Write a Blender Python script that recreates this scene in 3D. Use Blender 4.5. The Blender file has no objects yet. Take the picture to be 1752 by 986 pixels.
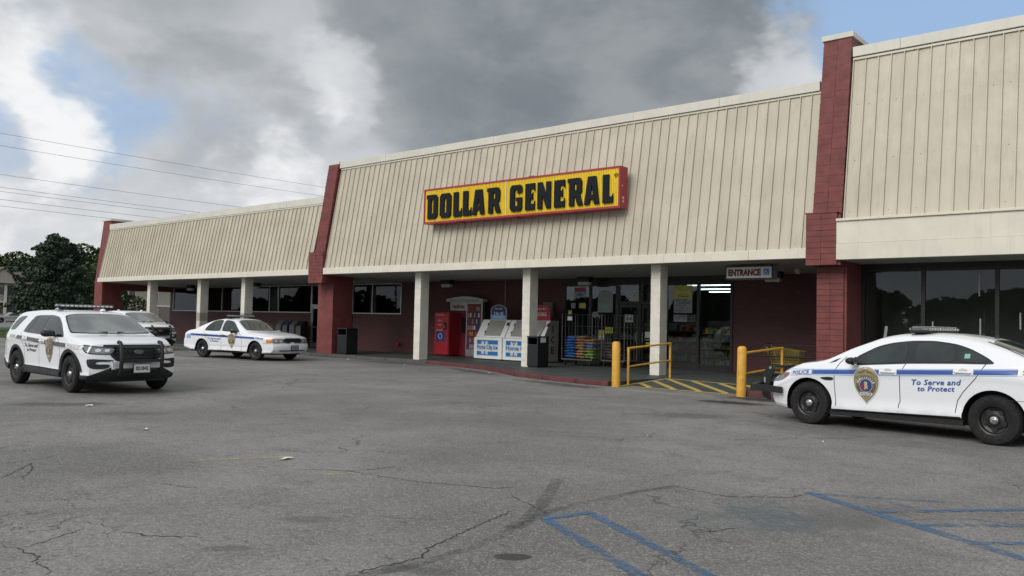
import bpy, bmesh, math, random
from math import sin, cos, pi, radians, atan2, sqrt
from mathutils import Vector, Matrix, geometry
from mathutils.bvhtree import BVHTree
random.seed(7)
S = bpy.context.scene
COL = S.collection
# ---------------- camera ----------------
HC, PITCH, ROLL, YAW, EYE = 552.07, radians(2.3815), 0.022, radians(40.161), 1.6
F0 = Vector((-sin(YAW), cos(YAW), 0)); R0 = Vector((cos(YAW), sin(YAW), 0))
FW = F0*cos(PITCH) + Vector((0, 0, sin(PITCH))); U0 = R0.cross(FW)
RR = R0*cos(ROLL) + U0*sin(ROLL); UU = -R0*sin(ROLL) + U0*cos(ROLL)
cam = bpy.data.objects.new('camera', bpy.data.cameras.new('camera')); COL.objects.link(cam)
m = Matrix.Identity(4)
for i in range(3):
    m[i][0], m[i][1], m[i][2] = RR[i], UU[i], -FW[i]
m[2][3] = EYE
cam.matrix_world = m
cam.data.lens = 1420/1752*36; cam.data.sensor_width = 36
cam.data.clip_start = 0.05; cam.data.clip_end = 3000
S.camera = cam
# ---------------- node helper ----------------
class NT:
    def __init__(s, nt): s.nt = nt; s.n = nt.nodes; s.l = nt.links
    def node(s, t, **k):
        n = s.n.new(t)
        for a, b in k.items():
            if a == 'inp':
                for i, v in b.items():
                    if hasattr(v, 'is_output') or isinstance(v, bpy.types.NodeSocket): s.l.new(v, n.inputs[i])
                    else: n.inputs[i].default_value = v
            else: setattr(n, a, b)
        return n
    def math(s, op, a, b=0.0, c=0.0, clamp=False):
        n = s.node('ShaderNodeMath', operation=op, use_clamp=clamp, inp={0: a, 1: b, 2: c}); return n.outputs[0]
    def vmath(s, op, a, b=(0, 0, 0), sc=None):
        n = s.node('ShaderNodeVectorMath', operation=op, inp={0: a, 1: b})
        if sc is not None: n.inputs['Scale'].default_value = sc
        return n.outputs['Value'] if op in ('DOT_PRODUCT', 'LENGTH', 'DISTANCE') else n.outputs[0]
    def noise(s, v, scale, detail=4, rough=.55, dist=0.0, out=0):
        n = s.node('ShaderNodeTexNoise', inp={'Scale': scale, 'Detail': detail, 'Roughness': rough, 'Distortion': dist})
        if v is not None: s.l.new(v, n.inputs['Vector'])
        return n.outputs[out]
    def rng(s, v, a, b, c=0.0, d=1.0, smooth=True):
        n = s.node('ShaderNodeMapRange', interpolation_type='SMOOTHSTEP' if smooth else 'LINEAR', inp={0: v, 1: a, 2: b, 3: c, 4: d}); return n.outputs[0]
    def mix(s, f, a, b, typ='MIX'):
        n = s.node('ShaderNodeMix', data_type='RGBA', blend_type=typ)
        for i, v in ((0, f), (6, a), (7, b)):
            if isinstance(v, bpy.types.NodeSocket): s.l.new(v, n.inputs[i])
            else: n.inputs[i].default_value = (v if i == 0 else (tuple(v)+(1,) if len(v) == 3 else v))
        return n.outputs[2]
# ---------------- sun, sky ----------------
SUN_AZ = Vector((-0.08, -1.0, 0)).normalized(); SUN_EL = radians(36)
sd = Vector((SUN_AZ.x*cos(SUN_EL), SUN_AZ.y*cos(SUN_EL), sin(SUN_EL)))
sun = bpy.data.objects.new('sun', bpy.data.lights.new('sun', 'SUN')); COL.objects.link(sun)
sun.data.energy = 1.9; sun.data.angle = radians(36); sun.data.color = (1, .955, .88)
sun.rotation_euler = (-sd).to_track_quat('-Z', 'Y').to_euler()
W = bpy.data.worlds.new('World'); S.world = W; W.use_nodes = True
t = NT(W.node_tree); t.n.clear()
sky = t.node('ShaderNodeTexSky', sky_type='NISHITA', sun_disc=False, sun_elevation=SUN_EL, sun_rotation=atan2(sd.x, sd.y), air_density=1.2, dust_density=1.6)
dirn = t.node('ShaderNodeTexCoord').outputs['Generated']
sx = t.node('ShaderNodeSeparateXYZ', inp={0: dirn})
pl = t.vmath('MULTIPLY', dirn, (1, 1, 1.7))
def wob(scale, amt, off=(0, 0, 0)):
    return t.vmath('SCALE', t.vmath('SUBTRACT', t.noise(t.vmath('ADD', pl, off), scale, 5, .6, out=1), (.5, .5, .5)), sc=amt)
dw = t.vmath('ADD', dirn, wob(3.2, .26)); dw = t.vmath('NORMALIZE', t.vmath('ADD', dw, wob(11, .06, (5, 5, 5))))
n_big = t.noise(pl, 3.2, 7, .52, .25)
n_det = t.noise(t.vmath('ADD', pl, (3, 8, 1)), 7.5, 8, .55, .25)
n_fin = t.noise(t.vmath('ADD', pl, (9, 4, 2)), 11, 8, .58, .3)
def blob(d, a, b):   # soft lobe of cloud about a direction, its edge broken up by noise
    d = Vector(d).normalized(); return t.rng(t.vmath('DOT_PRODUCT', dw, tuple(d)), cos(a), cos(b))
def add(*v):
    r = v[0]
    for q in v[1:]: r = t.math('ADD', r, q)
    return r
def mul(a, k): return t.math('MULTIPLY', a, k)
def cen(n, k): return mul(t.math('SUBTRACT', n, .5), k)
# the broad slate-grey cloud bank over the building and a few smaller grey patches
bank = t.math('MAXIMUM', t.math('MAXIMUM', blob((-.54, .79, .34), .42, .08), mul(blob((-.69, .64, .38), .22, .05), .9)), t.math('MAXIMUM', mul(blob((-.78, .50, .41), .26, .06), .6), mul(blob((-.62, .75, .23), .13, .04), .75)))
patch = add(mul(blob((-.85, .49, .21), .10, .03), .35), mul(blob((-.93, .27, .30), .09, .02), .3))
bright = add(mul(blob((-.77, .578, .272), .07, .01), .5), mul(blob((-.935, .28, .24), .09, .02), .35), mul(blob((-.915, .36, .175), .06, .015), .8), mul(blob((-.38, .885, .265), .075, .02), .8), mul(blob((-.83, .53, .155), .07, .01), .5))
gap = add(mul(blob((-.90, .385, .198), .10, .02), .52), mul(blob((-.15, .93, .34), .30, .10), 1.25), mul(blob((-.69, .69, .212), .05, .01), .5), mul(blob((-.93, .30, .14), .05, .01), .3))
dens = add(cen(n_big, 1.2), cen(n_det, .8), mul(bank, .45), mul(bright, .45), mul(gap, -1.0), t.rng(sx.outputs[2], .0, .16, .12, .0))
cover = t.rng(dens, -.70, .06)
shade = add(mul(bank, 1.0), patch, t.rng(sx.outputs[2], .0, .22, -.25, .0), cen(n_big, .9), cen(n_det, .55), mul(bright, -.7))       # 0 bright .. 1 slate
light = t.mix(t.rng(add(n_fin, mul(bright, .35)), .40, .78), (.58, .60, .63), (.86, .87, .875))
mid_ = t.mix(t.rng(n_det, .3, .7), (.42, .445, .475), (.60, .62, .645))
deep = t.mix(t.rng(add(n_det, cen(n_big, .6)), .3, .7), (.185, .213, .236), (.30, .322, .34))
cl = t.mix(t.rng(shade, -.20, .38), light, mid_)
cl = t.mix(t.rng(shade, .30, .95), cl, deep)
nsk = t.vmath('SCALE', sky.outputs[0], sc=.085)
blue = t.mix(.7, nsk, (.36, .53, .80))
out = t.mix(cover, blue, cl)
bg = t.node('ShaderNodeBackground', inp={0: out, 1: 1.0})
t.node('ShaderNodeOutputWorld', inp={0: bg.outputs[0]})
S.view_settings.view_transform = 'Standard'; S.view_settings.look = 'None'
S.view_settings.exposure = 0.10; S.view_settings.gamma = 1; S.view_settings.use_curve_mapping = False
S.render.engine = 'CYCLES'
# ---------------- materials ----------------
MATS = {}
def newmat(name):
    m = bpy.data.materials.new(name); m.use_nodes = True; t = NT(m.node_tree); t.n.clear()
    o = t.node('ShaderNodeOutputMaterial'); MATS[name] = m
    return m, t, o
def M(name, col, rough=.6, metal=0.0, var=.12, scale=2.5, bump=0.0, bscale=40, coat=0.0, spec=.5, obj=False, emit=None, streak=0.0):
    m, t, o = newmat(name)
    p = t.node('ShaderNodeTexCoord').outputs['Object'] if obj else t.node('ShaderNodeNewGeometry').outputs['Position']
    n = t.noise(p, scale, 5, .6)
    c = t.mix(t.rng(n, .25, .75), [max(0, x*(1-var)) for x in col], [min(1, x*(1+var)) for x in col])
    if streak:
        sc = t.node('ShaderNodeMapping', inp={0: p, 3: (5, 5, .35)}).outputs[0]
        c = t.mix(t.math('MULTIPLY', t.rng(t.noise(sc, 1.4, 6, .65), .5, .75), streak), c, [x*.62 for x in col])
    b = t.node('ShaderNodeBsdfPrincipled', inp={'Base Color': c, 'Metallic': metal, 'Coat Weight': coat, 'Coat Roughness': .06, 'Specular IOR Level': spec})
    t.l.new(t.rng(t.noise(p, scale*4, 3), .3, .7, max(.02, rough*.85), min(1, rough*1.15)), b.inputs['Roughness'])
    if bump:
        bn = t.node('ShaderNodeBump', inp={'Strength': min(1, bump), 'Distance': .01, 'Height': t.noise(p, bscale, 4)})
        t.l.new(bn.outputs[0], b.inputs['Normal'])
    if emit: b.inputs['Emission Color'].default_value = (*emit[0], 1); b.inputs['Emission Strength'].default_value = emit[1]
    t.l.new(b.outputs[0], o.inputs[0]); return m
M('cream_panel', (.515, .472, .38), .5, var=.08, scale=.9, streak=.42, bump=.1, bscale=8)
M('cream_trim', (.70, .665, .57), .5, var=.06, scale=1.5, streak=.30)
M('cap_metal', (.64, .62, .55), .42, var=.07, scale=1.1, streak=.3)
M('red_paint', (.185, .046, .043), .6, var=.22, scale=3.5, bump=.5, bscale=60)
M('white_block', (.72, .70, .62), .7, var=.07, scale=3, bump=.5, bscale=70, streak=.15)
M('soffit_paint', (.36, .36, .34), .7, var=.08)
M('alu', (.42, .44, .43), .35, .8, var=.08)
M('rust', (.12, .06, .03), .8)
M('dark_frame', (.016, .016, .015), .4, var=.2)
M('black', (.018, .018, .019), .45, var=.2)
M('black_gloss', (.012, .012, .013), .15, var=.1, coat=.5)
M('black_plastic', (.011, .012, .013), .5, var=.15, obj=True)
M('tyre', (.010, .010, .011), .85, var=.25, scale=8, obj=True)
M('rim', (.016, .016, .017), .4, var=.15, obj=True)
M('chrome', (.62, .62, .62), .14, 1, var=.05, obj=True)
M('paint_', (.78, .79, .80), .3, var=.02, scale=1.5, coat=.8, obj=True)
M('paint_silver_', (.42, .41, .39), .3, .5, var=.03, coat=.8, obj=True)
def paintmat(name, col, metal=0.0):
    m, t, o = newmat(name); oc = t.node('ShaderNodeTexCoord').outputs['Object']; z = t.node('ShaderNodeSeparateXYZ', inp={0: oc}).outputs[2]
    dirt = t.math('MULTIPLY', t.rng(z, .55, .22), t.rng(t.noise(oc, 5, 6, .6), .35, .75, .12, .5))
    b = t.node('ShaderNodeBsdfPrincipled', inp={'Base Color': t.mix(dirt, col, (.33, .31, .28)), 'Roughness': .42, 'Metallic': metal, 'Coat Weight': .9, 'Coat Roughness': .035, 'Specular IOR Level': .4})
    t.l.new(b.outputs[0], o.inputs[0])
paintmat('paint', (.80, .825, .86)); paintmat('paint_silver', (.36, .35, .33), .4)
M('car_glass', (.032, .044, .042), .03, var=.3, scale=2, spec=.45, coat=0.0, obj=True)
M('seam', (.03, .03, .03), .7)
M('blue', (.03, .085, .33), .35, var=.05, coat=.3, obj=True)
M('light_blue', (.25, .45, .75), .35, var=.05, obj=True)
M('navy', (.02, .035, .16), .4, var=.05, obj=True)
M('white', (.74, .74, .73), .4, var=.04, obj=True)
M('silver_print', (.45, .45, .45), .4, var=.1, obj=True)
M('stripe_black', (.05, .05, .055), .35, var=.2, coat=.3, obj=True)
M('gold', (.30, .26, .145), .45, .2, var=.3, scale=22, obj=True)
M('gold_light', (.55, .46, .28), .4, .3, var=.25, scale=30, obj=True)
M('gold_dark', (.14, .115, .065), .45, .2, var=.4, scale=25, obj=True)
M('red', (.33, .015, .025), .35, var=.12)
M('sign_red', (.36, .03, .05), .4, var=.08)
M('sign_yellow', (.83, .62, .035), .4, var=.05, streak=.15)
M('sign_black', (.006, .010, .014), .6, var=.15, spec=.2)
M('safety_yellow', (.66, .36, .045), .5, var=.16, scale=7, bump=.35, bscale=25, streak=.45)
M('cart_yellow', (.30, .27, .04), .5, var=.2)
M('amber', (.75, .22, .04), .25, var=.05, obj=True)
M('lens_red', (.35, .015, .015), .2, var=.05, obj=True, coat=.6)
M('lens_clear', (.20, .215, .225), .08, .3, var=.2, scale=10, obj=True, coat=.8)
M('lamp_glass', (.55, .52, .42), .3, var=.1)
M('led', (.8, .8, .78), .1, .6, var=.1, obj=True)
M('kiosk_red', (.16, .012, .02), .4, var=.15)
M('cage_steel', (.16, .16, .155), .45, .6, var=.2)
M('steel', (.35, .35, .34), .4, .8, var=.15)
M('ice_door', (.36, .36, .34), .45, .3, var=.1)
M('white_enamel', (.78, .80, .80), .35, var=.05, scale=3)
M('grey_enamel', (.34, .34, .31), .5, var=.1)
M('ice_blue', (.015, .16, .46), .4, var=.05)
M('paper', (.62, .64, .62), .6, var=.06)
M('paper_dim', (.30, .33, .33), .6, var=.2, scale=5)
M('yellow_print', (.55, .52, .08), .5, var=.15)
M('green_print', (.20, .42, .34), .5, var=.1)
M('text_dark', (.03, .03, .035), .5)
M('text_maroon', (.13, .02, .03), .5)
M('interior', (.05, .05, .052), .8, var=.3, scale=.6)
M('film', (.11, .107, .095), .8, var=.12, scale=.8)
M('interior_pale', (.16, .15, .13), .8, var=.3, scale=1)
M('shelf', (.40, .36, .12), .5, var=.1)
M('tube_bright', (.9, .9, .9), .5, emit=((.9, .97, 1), 26.0))
M('tube_light', (.9, .9, .9), .5, emit=((.9, .97, 1), 9.0))
M('bag_blue', (.06, .17, .42), .4, var=.5, scale=9)
M('bag_brown', (.38, .24, .14), .5, var=.5, scale=10)
M('bag_green', (.20, .34, .10), .5, var=.5, scale=10)
M('bag_dark', (.12, .10, .09), .5, var=.6, scale=10)
M('bin', (.007, .010, .011), .5, var=.2)
M('newsbox_grey', (.09, .088, .08), .5, var=.2)
M('newsbox_blue', (.015, .035, .085), .5, var=.2)
M('bark', (.06, .045, .035), .9, var=.3, scale=8)
M('roof_brown', (.105, .08, .066), .85, var=.15, scale=1)
M('siding_tan', (.36, .34, .29), .8, var=.08)
M('siding_brown', (.20, .17, .145), .8, var=.1)
M('tar_roof', (.10, .10, .10), .9)
M('wire', (.05, .05, .055), .6)
M('plate_white', (.62, .63, .62), .4, var=.05, obj=True)
def specks(name):
    m = MATS[name]; t = NT(m.node_tree); b = [n for n in t.n if n.type == 'BSDF_PRINCIPLED'][0]; src = b.inputs['Base Color'].links[0].from_socket
    g = t.node('ShaderNodeNewGeometry').outputs['Position']; v = t.node('ShaderNodeTexVoronoi', feature='F1', inp={'Vector': t.vmath('MULTIPLY', g, (1, 0, 1)), 'Scale': 1.55})
    sp = t.rng(v.outputs['Distance'], .024, .040, 1, 0); r = t.rng(t.node('ShaderNodeSeparateColor', inp={0: v.outputs['Color']}).outputs[0], .45, .5)
    t.l.new(t.mix(t.math('MULTIPLY', t.math('MULTIPLY', sp, r), .8), src, (.10, .07, .04)), b.inputs['Base Color'])
def tonevar(name, amt):
    m = MATS[name]; t = NT(m.node_tree); b = [n for n in t.n if n.type == 'BSDF_PRINCIPLED'][0]; src = b.inputs['Base Color'].links[0].from_socket
    r = t.node('ShaderNodeObjectInfo').outputs['Random']; n = t.node('ShaderNodeMix', data_type='RGBA', blend_type='MULTIPLY')
    n.inputs[0].default_value = 1; t.l.new(src, n.inputs[6]); c = t.mix(r, (1-amt, 1-amt, 1-amt*1.2), (1, 1, 1)); t.l.new(c, n.inputs[7]); t.l.new(n.outputs[2], b.inputs['Base Color'])
tonevar('cream_panel', .07); tonevar('red_paint', .16); tonevar('white_block', .05)
def brickmat(name, col, mort, bw=.30, bh=.145):
    m, t, o = newmat(name); g = t.node('ShaderNodeNewGeometry').outputs['Position']
    s = t.node('ShaderNodeSeparateXYZ', inp={0: g})
    v = t.node('ShaderNodeCombineXYZ', inp={0: t.math('ADD', s.outputs[0], s.outputs[1]), 1: s.outputs[2], 2: 0.0}).outputs[0]
    b = t.node('ShaderNodeTexBrick', inp={'Vector': v, 'Color1': (*col, 1), 'Color2': (*[x*.85 for x in col], 1), 'Mortar': (*mort, 1), 'Scale': 1.0, 'Mortar Size': .008, 'Mortar Smooth': .3, 'Brick Width': bw, 'Row Height': bh})
    c = t.mix(t.rng(t.noise(g, 1.2, 6), .3, .8), b.outputs[0], [x*.75 for x in col])
    c = t.mix(.5, c, b.outputs[0])
    p = t.node('ShaderNodeBsdfPrincipled', inp={'Base Color': c, 'Roughness': .6})
    h = t.math('ADD', t.math('MULTIPLY', b.outputs[1], -1.0), t.math('MULTIPLY', t.noise(g, 60), .3))
    t.l.new(t.node('ShaderNodeBump', inp={'Strength': .7, 'Distance': .008, 'Height': h}).outputs[0], p.inputs['Normal'])
    t.l.new(p.outputs[0], o.inputs[0])
brickmat('brick_wall', (.105, .034, .034), (.065, .022, .022), .3, .075)
def glassmat(name, tint, f):
    m, t, o = newmat(name); g = t.node('ShaderNodeNewGeometry').outputs['Position']
    tr = t.node('ShaderNodeBsdfTransparent', inp={0: (*tint, 1)})
    bn = t.node('ShaderNodeBump', inp={'Strength': .03, 'Distance': .02, 'Height': t.noise(g, 1.6, 2)})
    gl = t.node('ShaderNodeBsdfGlossy', inp={0: (.9, .95, 1, 1), 'Roughness': .01, 'Normal': bn.outputs[0]})
    fr = t.node('ShaderNodeFresnel', inp={0: 1.5})
    mx = t.node('ShaderNodeMixShader', inp={0: t.math('MULTIPLY', fr.outputs[0], f, clamp=True), 1: tr.outputs[0], 2: gl.outputs[0]})
    t.l.new(mx.outputs[0], o.inputs[0])
glassmat('store_glass', (.55, .60, .58), 1.25)
glassmat('dark_glass', (.10, .12, .12), .8)
glassmat('film_glass', (.85, .87, .85), .8)
def leafmat(name, a, b):
    m, t, o = newmat(name); g = t.node('ShaderNodeNewGeometry')
    n = t.noise(g.outputs['Position'], .9, 3); r = g.outputs['Random Per Island']
    c = t.mix(t.rng(t.math('ADD', t.math('MULTIPLY', n, .6), t.math('MULTIPLY', r, .4)), .25, .75), a, b)
    p = t.node('ShaderNodeBsdfPrincipled', inp={'Base Color': c, 'Roughness': .7, 'Specular IOR Level': .2})
    t.l.new(p.outputs[0], o.inputs[0])
leafmat('cedar_leaf', (.030, .050, .038), (.085, .115, .075))
leafmat('leaf_a', (.035, .055, .022), (.085, .12, .045))
leafmat('leaf_b', (.04, .06, .03), (.10, .13, .06))
# asphalt
m, t, o = newmat('asphalt'); g = t.node('ShaderNodeNewGeometry').outputs['Position']
s3 = t.node('ShaderNodeSeparateXYZ', inp={0: g})
big = t.noise(g, .28, 6, .6, .3); mid = t.noise(g, 1.7, 6, .65, .2); fine = t.noise(g, 22, 5, .75)
c = t.mix(t.rng(big, .36, .64), (.150, .146, .140), (.250, .242, .229))
c = t.mix(t.math('MULTIPLY', t.rng(mid, .45, .75), .55), c, (.105, .102, .10))
vor = t.node('ShaderNodeTexVoronoi', feature='F1', inp={'Vector': g, 'Scale': 70.0})
vs = t.node('ShaderNodeSeparateColor', inp={0: vor.outputs['Color']})
c = t.mix(t.math('MULTIPLY', t.rng(vs.outputs[0], .6, .9), .42), c, (.42, .41, .39))
c = t.mix(t.math('MULTIPLY', t.rng(vs.outputs[1], .55, .9), .45), c, (.06, .06, .06))
c = t.mix(t.math('MULTIPLY', t.rng(fine, .35, .7), .35), c, (.09, .088, .086))
# streaked dark pocks
pk = t.noise(t.node('ShaderNodeMapping', inp={0: g, 2: (0, 0, .5), 3: (1.5, 6.5, 1)}).outputs[0], 2.6, 4, .55)
c = t.mix(t.math('MULTIPLY', t.rng(pk, .63, .70), .55), c, (.05, .05, .05))
# cracks
wv = t.vmath('ADD', g, t.vmath('SCALE', t.noise(g, 1.3, 5, .6, out=1), sc=1.1))
cr = t.node('ShaderNodeTexVoronoi', feature='DISTANCE_TO_EDGE', inp={'Vector': wv, 'Scale': .33}).outputs[0]
cr2 = t.node('ShaderNodeTexVoronoi', feature='DISTANCE_TO_EDGE', inp={'Vector': wv, 'Scale': 1.1}).outputs[0]
ck = t.math('MULTIPLY', t.rng(cr, .0, .008, 1, 0), t.rng(t.noise(g, .5, 3), .47, .6))
ck2 = t.math('MULTIPLY', t.rng(cr2, .0, .012, 1, 0), t.rng(t.noise(t.vmath('ADD', g, (31, 7, 0)), .35, 3), .55, .68))
ckm = t.math('MAXIMUM', ck, ck2)
c = t.mix(t.math('MULTIPLY', ckm, .75), c, (.03, .03, .03))
# stains at fixed spots
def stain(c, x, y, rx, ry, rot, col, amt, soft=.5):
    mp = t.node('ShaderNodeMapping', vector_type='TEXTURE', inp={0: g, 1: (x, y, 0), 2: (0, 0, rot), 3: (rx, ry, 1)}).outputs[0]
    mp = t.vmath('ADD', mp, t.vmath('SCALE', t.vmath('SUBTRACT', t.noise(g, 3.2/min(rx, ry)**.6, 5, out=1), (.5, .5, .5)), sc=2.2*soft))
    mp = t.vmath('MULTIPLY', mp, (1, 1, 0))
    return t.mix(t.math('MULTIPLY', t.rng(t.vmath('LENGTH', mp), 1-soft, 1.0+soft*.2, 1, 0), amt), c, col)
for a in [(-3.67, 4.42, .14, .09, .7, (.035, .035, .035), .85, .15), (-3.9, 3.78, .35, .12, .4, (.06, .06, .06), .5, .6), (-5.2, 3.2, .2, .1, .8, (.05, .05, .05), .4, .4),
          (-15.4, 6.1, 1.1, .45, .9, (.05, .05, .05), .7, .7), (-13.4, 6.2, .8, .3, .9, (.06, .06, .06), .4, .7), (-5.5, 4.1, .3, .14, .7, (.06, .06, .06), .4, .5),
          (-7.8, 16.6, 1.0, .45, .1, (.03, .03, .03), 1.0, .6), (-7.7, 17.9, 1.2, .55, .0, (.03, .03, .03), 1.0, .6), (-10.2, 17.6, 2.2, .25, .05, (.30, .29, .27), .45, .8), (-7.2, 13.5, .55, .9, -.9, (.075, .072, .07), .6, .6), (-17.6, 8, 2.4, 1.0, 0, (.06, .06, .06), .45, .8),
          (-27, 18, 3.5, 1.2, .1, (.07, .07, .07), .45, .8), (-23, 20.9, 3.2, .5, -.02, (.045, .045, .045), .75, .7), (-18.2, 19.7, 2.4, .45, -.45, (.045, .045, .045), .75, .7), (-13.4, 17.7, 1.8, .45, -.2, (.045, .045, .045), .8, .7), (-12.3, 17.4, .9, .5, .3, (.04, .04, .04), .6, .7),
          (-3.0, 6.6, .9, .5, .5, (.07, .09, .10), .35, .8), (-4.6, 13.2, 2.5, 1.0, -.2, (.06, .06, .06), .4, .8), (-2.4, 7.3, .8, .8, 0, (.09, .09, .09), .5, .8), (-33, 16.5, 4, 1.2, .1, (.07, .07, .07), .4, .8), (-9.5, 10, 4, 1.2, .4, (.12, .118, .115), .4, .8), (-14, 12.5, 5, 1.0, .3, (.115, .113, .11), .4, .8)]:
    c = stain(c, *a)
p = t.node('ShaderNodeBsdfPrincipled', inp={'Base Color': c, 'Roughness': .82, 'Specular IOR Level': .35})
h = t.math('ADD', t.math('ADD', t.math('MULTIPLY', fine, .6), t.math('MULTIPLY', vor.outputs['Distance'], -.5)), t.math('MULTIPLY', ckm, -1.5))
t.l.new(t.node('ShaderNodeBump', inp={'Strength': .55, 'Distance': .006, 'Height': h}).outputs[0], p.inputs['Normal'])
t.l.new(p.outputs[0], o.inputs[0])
def wornmat(name, col, lo, hi, amt=1.0, sc=14, wide=.9):
    m, t, o = newmat(name); g = t.node('ShaderNodeNewGeometry').outputs['Position']
    n = t.math('ADD', t.math('MULTIPLY', t.noise(g, sc, 6, .75), .6), t.math('MULTIPLY', t.noise(g, wide, 4, .6), .4))
    f = t.math('MULTIPLY', t.rng(n, lo, hi), amt)
    c = t.mix(t.rng(t.noise(g, 30, 3), .3, .7), [x*.75 for x in col], [x*1.15 for x in col])
    p = t.node('ShaderNodeBsdfPrincipled', inp={'Base Color': c, 'Roughness': .7})
    tr = t.node('ShaderNodeBsdfTransparent')
    mx = t.node('ShaderNodeMixShader', inp={0: f, 1: tr.outputs[0], 2: p.outputs[0]}); t.l.new(mx.outputs[0], o.inputs[0])
wornmat('worn_blue', (.075, .155, .275), .40, .56, .88)
wornmat('faded_blue', (.09, .16, .25), .42, .62, .7)
wornmat('worn_yellow', (.50, .42, .16), .42, .54, .8)
wornmat('ramp_yellow', (.50, .37, .10), .22, .40, .95)
wornmat('tar', (.06, .06, .06), .36, .62, .42)
wornmat('pale_blue_stain', (.14, .20, .22), .45, .62, .5)
M('crack', (.035, .034, .033), .9)
M('walk_green', (.050, .060, .056), .6, var=.25, scale=1.2, bump=.3, bscale=30)
M('kerb_red', (.12, .034, .038), .7, var=.3, scale=4, bump=.5, bscale=40, streak=.3)
M('kerb_grey', (.09, .088, .082), .8, var=.25, scale=4, bump=.5, bscale=40)
M('concrete', (.26, .25, .23), .8, var=.15, bump=.3)
M('grass', (.045, .085, .022), .9, var=.3, scale=3, bump=.8, bscale=20)
M('road', (.16, .16, .16), .85, var=.12, scale=.6)
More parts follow.
